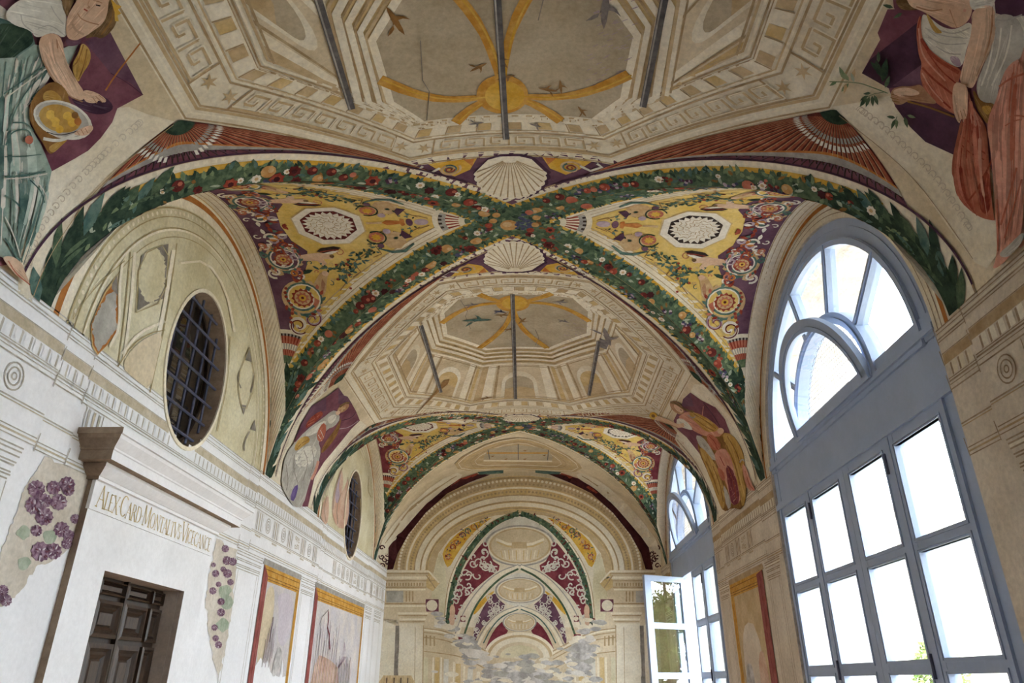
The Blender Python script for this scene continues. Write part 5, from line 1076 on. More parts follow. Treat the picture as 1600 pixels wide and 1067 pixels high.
art('painted_figure', 'painted woman in grey-white robe with red sleeve, lower left spandrel between the oval windows', E_, [
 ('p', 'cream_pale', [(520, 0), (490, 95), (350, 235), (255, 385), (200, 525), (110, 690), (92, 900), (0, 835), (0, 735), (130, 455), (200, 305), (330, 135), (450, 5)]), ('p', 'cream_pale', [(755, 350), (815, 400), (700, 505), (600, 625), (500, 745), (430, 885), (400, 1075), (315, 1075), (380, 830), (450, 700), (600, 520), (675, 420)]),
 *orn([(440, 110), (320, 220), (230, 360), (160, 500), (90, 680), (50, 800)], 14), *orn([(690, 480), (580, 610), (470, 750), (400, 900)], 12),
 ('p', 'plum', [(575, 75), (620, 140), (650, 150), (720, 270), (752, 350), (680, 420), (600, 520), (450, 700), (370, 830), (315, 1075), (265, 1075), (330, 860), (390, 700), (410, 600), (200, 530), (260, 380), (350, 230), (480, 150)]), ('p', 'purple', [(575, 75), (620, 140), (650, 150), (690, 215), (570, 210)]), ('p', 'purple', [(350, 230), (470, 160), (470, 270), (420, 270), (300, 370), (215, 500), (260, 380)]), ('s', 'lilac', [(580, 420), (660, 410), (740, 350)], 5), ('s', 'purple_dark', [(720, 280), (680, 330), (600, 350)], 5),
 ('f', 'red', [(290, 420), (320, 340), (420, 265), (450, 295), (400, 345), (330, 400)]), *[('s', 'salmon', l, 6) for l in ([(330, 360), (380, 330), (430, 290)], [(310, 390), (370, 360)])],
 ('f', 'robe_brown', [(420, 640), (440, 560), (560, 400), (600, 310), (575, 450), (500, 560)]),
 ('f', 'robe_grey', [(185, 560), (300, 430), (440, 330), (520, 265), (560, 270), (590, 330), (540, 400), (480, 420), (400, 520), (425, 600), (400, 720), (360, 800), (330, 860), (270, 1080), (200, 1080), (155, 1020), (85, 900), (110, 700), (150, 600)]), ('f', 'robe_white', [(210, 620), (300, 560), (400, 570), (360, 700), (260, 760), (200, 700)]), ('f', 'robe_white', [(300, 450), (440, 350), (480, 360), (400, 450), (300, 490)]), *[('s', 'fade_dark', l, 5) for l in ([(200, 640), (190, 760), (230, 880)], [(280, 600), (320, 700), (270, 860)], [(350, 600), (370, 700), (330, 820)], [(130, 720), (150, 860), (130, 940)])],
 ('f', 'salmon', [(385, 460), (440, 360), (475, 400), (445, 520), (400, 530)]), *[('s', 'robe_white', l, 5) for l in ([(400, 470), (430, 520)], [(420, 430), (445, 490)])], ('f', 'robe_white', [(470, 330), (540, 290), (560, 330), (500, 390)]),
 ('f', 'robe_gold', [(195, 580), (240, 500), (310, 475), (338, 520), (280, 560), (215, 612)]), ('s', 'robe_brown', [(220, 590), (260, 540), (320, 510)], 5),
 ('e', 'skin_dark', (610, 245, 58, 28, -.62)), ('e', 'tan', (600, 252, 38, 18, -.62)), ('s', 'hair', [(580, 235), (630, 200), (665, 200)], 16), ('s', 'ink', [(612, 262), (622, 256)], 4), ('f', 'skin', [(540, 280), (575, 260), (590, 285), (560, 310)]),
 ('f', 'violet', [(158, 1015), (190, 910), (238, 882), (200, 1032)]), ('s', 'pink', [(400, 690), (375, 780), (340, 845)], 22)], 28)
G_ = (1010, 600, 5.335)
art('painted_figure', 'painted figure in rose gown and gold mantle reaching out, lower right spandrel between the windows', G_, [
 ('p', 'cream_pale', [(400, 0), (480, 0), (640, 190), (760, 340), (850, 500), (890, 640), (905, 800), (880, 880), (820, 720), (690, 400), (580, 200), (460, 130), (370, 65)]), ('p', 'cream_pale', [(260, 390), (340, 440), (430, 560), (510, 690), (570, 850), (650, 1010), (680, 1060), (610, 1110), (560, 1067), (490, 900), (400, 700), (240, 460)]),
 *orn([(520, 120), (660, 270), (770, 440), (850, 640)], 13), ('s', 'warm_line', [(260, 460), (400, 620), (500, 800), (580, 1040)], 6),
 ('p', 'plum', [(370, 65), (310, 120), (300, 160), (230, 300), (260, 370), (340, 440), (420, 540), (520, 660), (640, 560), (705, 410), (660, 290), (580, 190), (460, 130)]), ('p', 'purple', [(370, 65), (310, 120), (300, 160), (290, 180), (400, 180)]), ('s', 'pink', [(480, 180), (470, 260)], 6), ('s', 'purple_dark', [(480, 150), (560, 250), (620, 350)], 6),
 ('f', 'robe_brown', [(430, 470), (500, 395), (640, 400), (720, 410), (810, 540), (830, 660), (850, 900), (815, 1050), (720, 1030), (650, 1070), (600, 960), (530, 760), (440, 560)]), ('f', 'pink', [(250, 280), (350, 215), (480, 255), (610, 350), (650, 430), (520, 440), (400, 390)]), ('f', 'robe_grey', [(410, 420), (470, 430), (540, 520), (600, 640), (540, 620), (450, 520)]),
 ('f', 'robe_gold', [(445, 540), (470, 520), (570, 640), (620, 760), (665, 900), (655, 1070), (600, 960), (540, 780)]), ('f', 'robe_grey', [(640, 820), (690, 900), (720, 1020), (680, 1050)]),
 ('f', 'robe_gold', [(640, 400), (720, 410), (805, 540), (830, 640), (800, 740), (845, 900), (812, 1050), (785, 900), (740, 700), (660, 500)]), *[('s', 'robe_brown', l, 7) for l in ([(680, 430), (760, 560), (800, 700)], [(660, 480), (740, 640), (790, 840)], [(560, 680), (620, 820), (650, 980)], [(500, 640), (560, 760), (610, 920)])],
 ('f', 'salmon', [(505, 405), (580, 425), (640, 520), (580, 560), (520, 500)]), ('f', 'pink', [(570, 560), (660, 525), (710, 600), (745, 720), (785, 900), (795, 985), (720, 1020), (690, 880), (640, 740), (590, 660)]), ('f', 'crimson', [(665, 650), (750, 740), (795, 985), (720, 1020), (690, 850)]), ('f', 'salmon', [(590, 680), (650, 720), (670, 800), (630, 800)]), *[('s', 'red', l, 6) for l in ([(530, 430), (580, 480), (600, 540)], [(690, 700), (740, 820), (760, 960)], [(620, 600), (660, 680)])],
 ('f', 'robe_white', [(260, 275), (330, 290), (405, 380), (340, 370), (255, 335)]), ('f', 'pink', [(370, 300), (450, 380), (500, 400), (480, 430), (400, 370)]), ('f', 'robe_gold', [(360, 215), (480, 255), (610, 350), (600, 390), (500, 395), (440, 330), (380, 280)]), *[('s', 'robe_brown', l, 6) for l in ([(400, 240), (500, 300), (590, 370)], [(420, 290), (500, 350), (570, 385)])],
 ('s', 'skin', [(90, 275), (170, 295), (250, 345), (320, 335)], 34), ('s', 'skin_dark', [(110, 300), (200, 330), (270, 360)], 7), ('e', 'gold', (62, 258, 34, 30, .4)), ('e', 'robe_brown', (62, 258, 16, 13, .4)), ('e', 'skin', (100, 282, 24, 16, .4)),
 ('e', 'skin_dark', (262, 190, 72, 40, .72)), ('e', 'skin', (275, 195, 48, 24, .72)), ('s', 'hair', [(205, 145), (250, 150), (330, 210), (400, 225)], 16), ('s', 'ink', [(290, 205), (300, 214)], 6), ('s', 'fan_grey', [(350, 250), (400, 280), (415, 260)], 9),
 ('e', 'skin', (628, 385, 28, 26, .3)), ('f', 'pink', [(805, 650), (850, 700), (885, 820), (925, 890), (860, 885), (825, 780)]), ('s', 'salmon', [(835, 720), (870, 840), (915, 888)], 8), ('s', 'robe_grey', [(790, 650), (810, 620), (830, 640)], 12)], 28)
# ---------------------------------------------------------------- painted entablature and wall decoration
def entablature(MP, y0, y1, high, names, lab, parent, holes=(), ovals=()):
    def bitten(y, z): return any(((y-c)/(ra+.02))**2+((z+EYE-cz)/(rb+.02))**2 < 1 for c, cz, ra, rb in ovals)
    """feigned Doric entablature: mouldings, dentils, triglyphs; breaks forward over the piers"""
    P = Paint(); line, tan, light, base = names
    def dz(y):
        for a, b, h in high:
            if a <= y <= b: return h
        return 0.
    cuts = sorted({y0, y1}|{q for a, b, _ in high for q in (a, b) if y0 < q < y1}|{q for a, b in holes for q in (a, b) if y0 < q < y1})
    segs = [(a, b) for a, b in zip(cuts, cuts[1:]) if not any(ha <= (a+b)/2 <= hb for ha, hb in holes)]
    for a, b in segs:
        h = dz((a+b)/2)
        def band(z0, z1, m, ly):
            if z1-z0 > .12:
                for q in range(8): band(z0+(z1-z0)*q/8, z0+(z1-z0)*(q+1)/8, m, ly)
                return
            n = max(1, int((b-a)/(.02 if ovals else .5))); vs = []
            for i in range(n+1): y = a+(b-a)*i/n; vs += [MP(y, z0+h, ly*LIFT), MP(y, z1+h, ly*LIFT)]
            P.add(vs, [(2*i, 2*i+1, 2*i+3, 2*i+2) for i in range(n) if not bitten(a+(b-a)*(i+.5)/n, (z0+z1)/2+h)], m)
        band(1.04, 1.745, base, 1)
        for z, wd, m in ((1.742, .008, line), (1.722, .006, line), (1.705, .010, light), (1.692, .007, line), (1.676, .006, line), (1.606, .006, line), (1.462, .006, line), (1.448, .009, line), (1.430, .005, line), (1.404, .008, line), (1.212, .008, line), (1.198, .006, tan), (1.085, .006, line), (1.066, .010, tan), (1.046, .006, line)): band(z-wd/2, z+wd/2, m, 3)
        band(1.545, 1.603, tan, 2)
        y = a+.02
        while y < b-.05:             # dentils
            if any(bitten(y+q, z+h) for q in (0, .03, .055) for z in (1.47, 1.54)): y += .072; continue
            P.poly([MPt for MPt in ((y, 1.472+h), (y+.04, 1.472+h), (y+.04, 1.54+h), (y, 1.54+h))], MP, light, 3); P.poly([(y+.04, 1.472+h), (y+.055, 1.466+h), (y+.055, 1.535+h), (y+.04, 1.54+h)], MP, line, 3); y += .072
        y = math.ceil((a-.05)/.46)*.46+.06
        while y < b-.16:             # triglyphs, guttae and paterae
            if y > a+.02:
                for k in range(3): P.poly([(y+k*.052, 1.225+h), (y+k*.052+.022, 1.225+h), (y+k*.052+.022, 1.39+h), (y+k*.052, 1.39+h)], MP, line if k != 1 else tan, 3)
                P.stroke([(y-.02, 1.225+h), (y-.02, 1.395+h)], .006, MP, line, 3); P.stroke([(y+.15, 1.225+h), (y+.15, 1.395+h)], .006, MP, line, 3)
                for k in range(5): P.disc((y+.012+k*.028, 1.178+h), .011, MP, tan, 3, 7)
            if y+.46 < b+.2 and y+.34 < b-.03:
                if int(round(y/.46)) % 3 != 1:
                    for r in (.065, .042, .016): P.stroke(ellipse((y+.30, 1.31+h), r, r*1.05, 18), .008, MP, line, 3, None, True)
                else:
                    for k in range(6): P.spiral((y+.25+(k % 3)*.05, 1.27+h+(k//3)*.08), .006, .03, k, 1.1, .008, MP, tan, 3, 10)
            y += .46
    for y in cuts[1:-1]:              # upright returns at each break
        for z0, z1 in ((1.66, 1.75), (1.54, 1.61), (1.39, 1.47), (1.04, 1.12)): P.stroke([(y, z0), (y+.012, z1+.02)], .007, MP, line, 4)
    return tag(P.build('painted_entablature', parent), lab)
entablature(WALLL, YB+.02, YE-.02, [(YB, 3.4, .022), (3.4, 3.66, .008), (6.15, 6.4, .008), (6.4, 8.62, .022), (8.62, 8.8, .008), (11.3, 12.9, .015)], ('wall_line', 'wall_tan', 'plaster_white', 'plaster_white'), 'grey-white painted cornice and frieze running the length of the wall', wall_left, ovals=OVAL)
entablature(WALLR, YB+.02, YE-.02, [(YB, 3.3, .02), (7.0, 8.6, .02), (12.2, 12.9, .02)], ('warm_line', 'warm_tan', 'cream_pale', 'wall_warm'), 'cream and tan painted cornice on the piers between the windows', wall_right, holes=[(c-WR-.01, c+WR+.01) for c in RCEN])
def pilaster(P, MP, a, b, line, light, base, zt=1.04):
    P.poly([(a, -1.6), (b, -1.6), (b, zt), (a, zt)], MP, base, 1, .6)
    for y in (a, a+.05, b-.05, b): P.stroke([(y, -1.6), (y, .86)], .007, MP, line, 2)
    e = .03
    for z, g in ((1.03, .05), (1.01, .045), (.985, .04), (.955, .03), (.94, .02), (.905, .01), (.89, .015), (.87, .0)): P.stroke([(a-g, z), (b+g, z)], .008, MP, line, 3, .5)
    P.stroke([(a-.04, .997), (b+.04, .997)], .014, MP, light, 3, .5)
def framed(P, MP, y0, y1, flip, sky, red='frame_red'):
    """feigned picture frame seen in perspective: red side, gilt top and far side"""
    r0, r1 = (y0, y0+.13) if not flip else (y0, y0+.2)
    P.poly([(y0-.05, .99), (y1+.03, .99), (y1+.03, 1.045), (y0-.02, 1.045)], MP, 'fan_grey' if not flip else 'warm_tan', 2, .5)
    P.poly([(y0, -1.6), (y1, -1.6), (y1, .99), (y0, .99)], MP, sky, 2, .4)
    P.poly([(y0, .855), (y1, .855), (y1, .99), (y0, .99)], MP, 'goldfr', 3, .4)
    for z in (.875, .90, .955): P.stroke([(y0, z), (y1, z)], .007, MP, 'robe_brown', 4, .5)
    g0, g1 = (y1-.085, y1) if not flip else (y1-.13, y1)
    P.poly([(g0, -1.6), (g1, -1.6), (g1, .98), (g0, .87)], MP, 'goldfr', 4, .5); P.stroke([((g0+g1)/2, -1.6), ((g0+g1)/2, .92)], .008, MP, 'robe_brown', 5, .5)
    P.poly([(r0, -1.6), (r1, -1.6), (r1, .90 if not flip else .97), (r0+(0 if not flip else .0), .99 if not flip else .99)], MP, red, 5, .5)
    P.stroke([((r0+r1)/2, -1.6), ((r0+r1)/2, .94)], .006, MP, 'red_dark', 6, .5)
r4 = random.Random(9)
# left wall pilasters and pictures
for a, b in ((2.75, 3.28), (6.2, 6.75), (8.06, 8.52), (11.32, 11.75), (12.0, 12.5)):
    P = Paint(); pilaster(P, WALLL, a, b, 'wall_line', 'plaster_white', 'plaster_white'); P.build('painted_pilaster', wall_left)
P = Paint(); framed(P, WALLL, 6.85, 7.99, False, 'sky_paint')
P.poly(smooth([(7.3, .8), (7.85, .82), (7.9, .5), (7.75, .3), (7.5, .35), (7.45, .6)]), WALLL, 'lilac_pale', 3, .4); P.poly(smooth([(6.98, .82), (7.25, .83), (7.3, .4), (7.1, .1), (6.98, .2)]), WALLL, 'cream', 3, .4)
P.poly([(6.98, .12), (7.1, .20), (7.2, .15), (7.3, .18), (7.42, .08), (7.5, .06), (7.52, .18), (7.6, .05), (7.7, .04), (7.74, .2), (7.8, .04), (7.9, .05), (7.9, -1.6), (6.98, -1.6)], WALLL, 'plaster_white', 4, .5)
P.poly(smooth([(7.44, .05), (7.5, .28), (7.62, .32), (7.72, .2), (7.76, .02), (7.68, .16), (7.58, .04)]), WALLL, 'smoke', 5)
for i in range(9): y = 7.15+.03*i; P.stroke([(y, .12+.04*(i % 3)), (y+.01, .3), (y+.02*(i % 2), .36+.05*(i % 4))], .012, WALLL, 'lilac' if i % 2 else 'fade_dark', 6)
P.stroke([(7.27, .34), (7.26, .42), (7.28, .5), (7.27, .56)], .018, WALLL, 'maroon', 7)
tag(P.build('framed_fresco', wall_left), 'narrow framed fresco, lower part lost, with red and gilt painted frame')
P = Paint(); framed(P, WALLL, 8.6, 11.23, False, 'sky_paint')
P.poly(smooth([(8.75, .3), (9.6, .25), (10.2, .12), (10.3, -1.6), (8.75, -1.6)]), WALLL, 'land_warm', 3, .4)
for i in range(16):
    y = 8.8+.07*i; P.stroke([(y, -.2), (y+.02, .2), (y-.03+.06*(i % 3), .45+.06*(i % 5))], .014, WALLL, 'fade_dark' if i % 2 else 'lilac', 5, .3)
P.stroke([(9.25, .78), (9.3, .68), (9.28, .6), (9.4, .52), (9.45, .42), (9.5, .36)], .03, WALLL, 'crimson', 6); P.stroke([(8.9, .6), (9.0, .7), (9.25, .8)], .012, WALLL, 'fade_dark', 6)
for i in range(12):
    y = 9.9+.07*i; P.stroke([(y, -.1), (y+.03, .12+.03*(i % 4)), (y-.02, .22+.04*(i % 3))], .022, WALLL, 'lilac' if i % 2 else 'fade_dark', 6, .3)
for k in range(6): P.stroke([(10.0, .16), (10.15+.05*k, .3), (10.2, .48)], .01, WALLL, 'lilac', 6)
tag(P.build('framed_fresco', wall_left), 'wide framed fresco of bare trees and rosy ground near the end wall')
# vine fragments either side of the door surround
def rag0(c, r, rr): return [(c[0]+r*rr.uniform(.6, 1.1)*math.cos(2*pi*i/11), c[1]+r*rr.uniform(.6, 1.1)*math.sin(2*pi*i/11)) for i in range(11)]
def vine(org, field, clusters, leaves, lab):
    P = Paint(); mp = PX(BV_L, *org); rr0 = random.Random(8); P.poly([(x+(rr0.uniform(-6, 6) if 0 < i else 0), y+rr0.uniform(-6, 6)) for i, (x, y) in enumerate(densify(field, 18))], mp, 'plaster_aged', 2, 60); rr = random.Random(3)
    for x, y in leaves: P.poly(smooth(rag0((x, y), 36, rr), 1), mp, 'leaf_pale', 3)
    for x, y, r in clusters:
        P.rosette((x, y), r, mp, 'grape', 4, 11, .86, rr.random())
        for k in range(13): a = rr.uniform(0, 6.3); f0 = rr.uniform(.05, .5); f1 = f0+rr.uniform(.2, .45); P.leaf((x+r*f0*math.cos(a), y+r*f0*math.sin(a)), a+rr.uniform(-.5, .5), r*(f1-f0)*1.3, r*.16, mp, rr.choice(['lilac', 'lilac_pale', 'purple', 'plum']), 5+.1*k)
    tag(P.build('vine_fragment', wall_left), lab)
vine((0, 700, 2.906), [(200, 40), (310, 85), (425, 135), (405, 260), (345, 430), (310, 460), (230, 520), (160, 540), (100, 640), (10, 720), (-40, 740), (-40, 560), (60, 320), (110, 180)],
     [(160, 185, 42), (150, 260, 44), (195, 240, 36), (195, 310, 44), (160, 375, 28), (238, 180, 34), (300, 165, 38), (262, 245, 40), (305, 190, 30), (275, 370, 38), (310, 400, 30), (298, 435, 26), (338, 322, 24), (180, 470, 48), (238, 468, 40), (8, 645, 26), (20, 690, 30), (-10, 670, 30)], [(105, 385), (105, 520), (225, 400)], 'purple grape clusters on worn plaster left of the door surround')
vine((0, 707, 2.963), [(1000, 400), (1095, 455), (1085, 600), (1045, 900), (1012, 1040), (985, 960), (950, 700), (968, 560)],
     [(1040, 445, 18), (1048, 500, 22), (1074, 505, 20), (1030, 540, 14), (995, 560, 18), (1050, 560, 22), (1064, 600, 16), (982, 640, 18), (1020, 690, 18), (1020, 740, 20), (1008, 610, 14), (990, 810, 16), (995, 860, 16), (1008, 890, 18), (985, 520, 12)], [(1030, 800), (1038, 640), (1050, 690)], 'slim strip of painted grapes right of the door surround')
# lunettes of the left wall
def lunette(k, items, org, lab):
    P = Paint(); c = LCEN[k]; ov = ellipse((OVAL[k][0], OVAL[k][1]-EYE), OVAL[k][2]+.02, OVAL[k][3]+.02, 40); q = [(c-1.655*math.cos(pi*i/48), 1.745+1.655*math.sin(pi*i/48)) for i in range(49)]
    ovc = [p for p in ov]
    base = [p for p in q]+[(c+1.6, 1.745)]
    P.poly(q, lambda a, b, lf: WALLL(a, b, lf), 'lunette', 1, .5, [ovc] if min(p[1] for p in ovc) > 1.745 else ())  if False else None
    # field built as fan around the oval opening
    V, T = tess(q, .3); keep = [t for t in T]
    cy, cz, ra, rb = OVAL[k][0], OVAL[k][1]-EYE, OVAL[k][2]+.02, OVAL[k][3]+.02
    out = [p for p in densify(q, .08)]; low = [(c-1.655+3.31*i/200, 1.745) for i in range(201)]; low = [p for p in low if ((p[0]-cy)/ra)**2+((p[1]-cz)/rb)**2 > 1]
    bite = [(cy+ra*math.cos(t), cz+rb*math.sin(t)) for t in np.linspace(0, 2*pi, 60, endpoint=False)]; bite = [p for p in bite if p[1] > 1.745]
    # walk: arch left->right, then along the sill to the oval, over the oval, on to the left
    arch = [(c-1.655*math.cos(pi*i/48), 1.745+1.655*math.sin(pi*i/48)) for i in range(49)]
    t0 = math.asin(max(-1, min(1, (1.745-cz)/rb))); ts = np.linspace(t0, pi-t0, 50)
    P.poly(arch+[(cy+ra*math.cos(t), cz+rb*math.sin(t)) for t in ts], WALLL, 'lunette', 1, .4)
    for r0, r1, m, ly in ((1.585, 1.63, 'rust', 3), (1.63, 1.66, 'cream_pale', 2), (1.52, 1.585, 'cream_light', 2), (1.50, 1.512, 'lunette_line', 3), (1.44, 1.447, 'lunette_line', 3), (1.36, 1.37, 'lunette_line', 3), (1.345, 1.36, 'cream_light', 3), (1.30, 1.306, 'lunette_line', 3)):
        P.stroke([(c-(r0+r1)/2*math.cos(pi*i/60), 1.745+(r0+r1)/2*math.sin(pi*i/60)) for i in range(61)], r1-r0, WALLL, m, ly)
    for i in range(70): a = pi*(.02+.96*i/70); P.disc((c-1.475*math.cos(a), 1.745+1.475*math.sin(a)), .014, WALLL, 'cream_light', 4, 7)
    mp = PX(BV_L, *org); ly = 4
    for kind, m, pts, wd in items:
        if kind == 'f': P.poly(smooth(pts, 1), mp, m, ly, 40)
        elif kind == 'p': P.poly(pts, mp, m, ly, 40)
        else: P.stroke(densify(smooth_open(pts, 1), 40, False), wd, mp, m, ly)
        ly += .15
    tag(P.build('painted_lunette', wall_left), lab)
def rag(pts, amp, seed):
    rr = random.Random(seed); return [(x+rr.uniform(-amp, amp), y+rr.uniform(-amp, amp)) for x, y in densify(pts, amp*1.8)]
lunette(1, [('s', 'lunette_line', [(600, 130), (575, 400), (545, 640)], 5), ('s', 'cream_light', [(620, 130), (600, 400), (570, 620)], 14), ('s', 'lunette_line', [(815, 90), (770, 420), (690, 780)], 5), ('s', 'cream_light', [(800, 120), (750, 430), (675, 760)], 18),
 ('f', 'cream', [(555, 660), (610, 570), (680, 520), (752, 498), (720, 640), (690, 770), (620, 720)], 0), ('s', 'lunette_line', [(540, 660), (610, 555), (690, 505), (760, 490)], 5), ('s', 'cream_light', [(560, 600), (640, 500), (760, 450)], 12),
 ('p', 'fade_dark', [(648, 150), (718, 108), (775, 92), (768, 200), (752, 345), (690, 365), (631, 400), (640, 280)], 0), ('p', 'lunette', rag(ellipse((700, 238), 62, 128, 30, .08), 7, 1), 0), ('s', 'lunette_line', [(625, 410), (640, 150), (780, 80), (760, 355), (625, 410)], 4),
 ('p', 'ochre_pale', [(535, 238), (540, 490), (490, 560), (445, 608), (420, 570), (412, 470), (440, 400), (480, 310)], 0), ('p', 'rust', [(536, 255), (540, 490), (490, 560), (446, 602), (424, 560), (414, 470), (442, 400), (484, 318)], 0), ('p', 'robe_grey', rag([(530, 310), (532, 480), (486, 545), (446, 590), (428, 550), (420, 470), (448, 405), (486, 330)], 5, 2), 0), ('p', 'fade_dark', [(534, 240), (538, 330), (510, 300), (512, 275)], 0),
 ('s', 'cream_light', [(560, 180), (545, 300), (548, 480), (500, 570)], 12), ('s', 'lunette_line', [(330, 440), (400, 330), (500, 230), (570, 170)], 4),
 ('p', 'fade_dark', [(1148, 575), (1165, 640), (1130, 630)], 0), ('p', 'fade_dark', [(1112, 835), (1136, 840), (1122, 885)], 0), ('p', 'fade_dark', [(1175, 905), (1180, 960), (1155, 950)], 0), ('s', 'fade_dark', [(1105, 680), (1095, 720), (1110, 760)], 5), ('s', 'fade_dark', [(1172, 700), (1168, 740), (1155, 780)], 5), ('s', 'lunette_line', [(1150, 570), (1090, 720), (1122, 890), (1180, 740), (1150, 570)], 3), ('s', 'fade_dark', [(1150, 960), (1125, 1010), (1125, 1050)], 5), ('s', 'lunette_line', [(1060, 520), (1050, 720), (1000, 960)], 4),
 ('s', 'cream_light', [(830, 180), (950, 170), (1040, 300), (1080, 500)], 10)], (0, 350, 2.963), 'pale lunette fresco with worn cartouches round the large oval window')
lunette(2, [('f', 'land_warm', [(600, 750), (565, 860), (530, 1000), (520, 1120), (560, 1250), (640, 1260), (670, 1100), (660, 900), (655, 830), (635, 900), (605, 960), (620, 840)], 0), ('f', 'lilac', [(600, 780), (580, 900), (590, 1000), (560, 1060), (545, 990), (570, 880)], 0), ('f', 'land_warm', [(490, 960), (440, 1060), (430, 1180), (480, 1240), (500, 1100)], 0), ('s', 'brown_shade', [(610, 750), (570, 860), (540, 1000), (530, 1100)], 6), ('s', 'brown_shade', [(655, 830), (662, 900), (630, 1000), (620, 1180)], 6), ('s', 'brown_shade', [(600, 960), (560, 1080), (570, 1220)], 6), ('s', 'brown_shade', [(480, 980), (455, 1080), (470, 1200)], 5),
 ('s', 'lunette_line', [(760, 1010), (765, 1200)], 5), ('s', 'lunette_line', [(830, 820), (820, 940), (850, 1000)], 5)], (420, 590, 5.335), 'pale lunette fresco with faint red-brown sketched figures by the far oval window')
# right wall: arch strips round the windows, pilasters, framed panel
for c in RCEN[1:]:
    P = Paint()
    for r0, r1, m, ly in ((1.495, 1.665, 'cream_pale', 1), (1.605, 1.64, 'rust', 3), (1.57, 1.578, 'warm_line', 3), (1.53, 1.536, 'warm_line', 3)): P.stroke([(c-(r0+r1)/2*math.cos(pi*i/60), 1.745+(r0+r1)/2*math.sin(pi*i/60)) for i in range(61)], r1-r0, WALLR, m, ly)
    P.build('window_arch_moulding', wall_right)
for a, b in ((2.75, 3.22), (6.72, 7.08), (8.55, 8.9), (12.15, 12.6)):
    P = Paint(); pilaster(P, WALLR, a, b, 'warm_line', 'cream_pale', 'wall_warm'); P.build('painted_pilaster', wall_right)
P = Paint(); framed(P, WALLR, 7.22, 8.48, True, 'cream_dark')
P.poly(smooth([(7.5, .5), (8.2, .6), (8.3, -.1), (8.0, -1.6), (7.5, -1.6)]), WALLR, 'wall_warm', 3, .4); P.poly(smooth([(7.45, .25), (7.7, .3), (7.8, 0), (7.6, -1.6), (7.45, -1.6)]), WALLR, 'land_warm', 3.3, .4)
P.poly(smooth([(7.95, .15), (8.15, .2), (8.3, .0), (8.3, -.4), (8.0, -.3)]), WALLR, 'smoke', 3.6, .4)
for i in range(5): P.stroke([(8.12+.02*i, .05), (8.13+.02*i, .16+.02*(i % 3))], .006, WALLR, 'fade_dark', 4)
tag(P.build('framed_fresco', wall_right), 'faded framed fresco with dark red side on the window pier')
# ---------------------------------------------------------------- end wall: feigned arches receding in perspective
P = Paint(); _mpE = PX(BV_E, 560, 780, 3.2); CX = 806
def mp(a, b, lf): return _mpE(a, b, lf*.2)
def both(pts): return pts, [(2*CX-x, y) for x, y in pts]
def fill(m, pts, ly, both_=True, sm=1):
    for q in (both(pts) if both_ else (pts,)): P.poly(smooth(q, sm) if sm else q, mp, m, ly, 45)
def line(m, pts, wd, ly, both_=True):
    for q in (both(pts) if both_ else (pts,)): P.stroke(densify(smooth_open(q), 25, False), wd, mp, m, ly)
def half_ell(rx, ry, cy, a0=0, a1=180, n=40): return [(CX-rx*math.cos(math.radians(a0+(a1-a0)*i/n)), cy-ry*math.sin(math.radians(a0+(a1-a0)*i/n))) for i in range(n+1)]
# sky of the first feigned bay and its ground
fill('cream', [(130, 350), (1480, 350), (1480, 930), (130, 930)], 1, False, 0)
P.poly(half_ell(628, 480, 362), mp, 'ochre_pale', 2, 45)
for rx, ry, wd, m in ((618, 470, 10, 'cream_line'), (590, 446, 34, 'cream_dark'), (565, 420, 10, 'cream_light'), (545, 400, 22, 'ochre_pale'), (527, 383, 6, 'cream_line'), (512, 368, 24, 'cream_pale'), (496, 352, 6, 'cream_line'), (482, 336, 20, 'cream_light'), (466, 318, 6, 'cream_line')): P.stroke(half_ell(rx, ry, 362), wd, mp, m, 3)
for i in range(90):
    a = math.radians(2+176*i/89); P.disc((CX-604*math.cos(a), 362-458*math.sin(a)), 7, mp, 'cream_light', 4, 7); P.disc((CX-583*math.cos(a), 362-438*math.sin(a)), 6, mp, 'cream_line', 4, 6); P.disc((CX-545*math.cos(a), 362-400*math.sin(a)), 6, mp, 'cream_line', 4, 6)
P.poly(half_ell(460, 312, 366), mp, 'cream_dark', 4, 45)
# deeper bay
rr8 = random.Random(12)
fill('cream_pale', [(380, 366), (400, 270), (460, 190), (560, 120), (680, 82), (806, 68), (932, 82), (1052, 120), (1152, 190), (1212, 270), (1232, 366), (1232, 640), (380, 640)], 5, False, 0)
fill('lunette', [(365, 600), (368, 400), (400, 260), (425, 290), (440, 380), (440, 600)], 6)
fill('gold', [(418, 262), (470, 190), (560, 125), (680, 84), (640, 112), (560, 180), (495, 270), (450, 350), (428, 310)], 7)
for q, m in (((470, 240), 'red'), ((520, 180), 'purple'), ((580, 138), 'orange'), ((450, 290), 'salmon'), ((545, 160), 'green_blue'), ((490, 215), 'orange'), ((620, 110), 'tan')):
    for c in both([q]): P.spiral(c[0], 3, 17, q[0], 1.3, 6, mp, m, 8, 12); P.rosette(c[0], 8, mp, 'tan', 9, 6, .6); [P.leaf((c[0][0]+rr8.uniform(-26, 26), c[0][1]+rr8.uniform(-18, 18)), rr8.uniform(0, 6.3), 14, 6, mp, rr8.choice(['green_blue', 'red', 'tan', 'purple', 'orange', 'green']), 9) for _ in range(9)]
line('cream_light', [(770, 76), (680, 110), (590, 190), (510, 300), (455, 430), (440, 620)], 18, 9); line('cream_line', [(770, 70), (672, 104), (580, 184), (498, 296), (444, 430), (428, 620)], 4, 10)
line('green', [(800, 72), (720, 96), (640, 150), (560, 245), (500, 350), (465, 470), (448, 620)], 28, 10)
rr = random.Random(2)
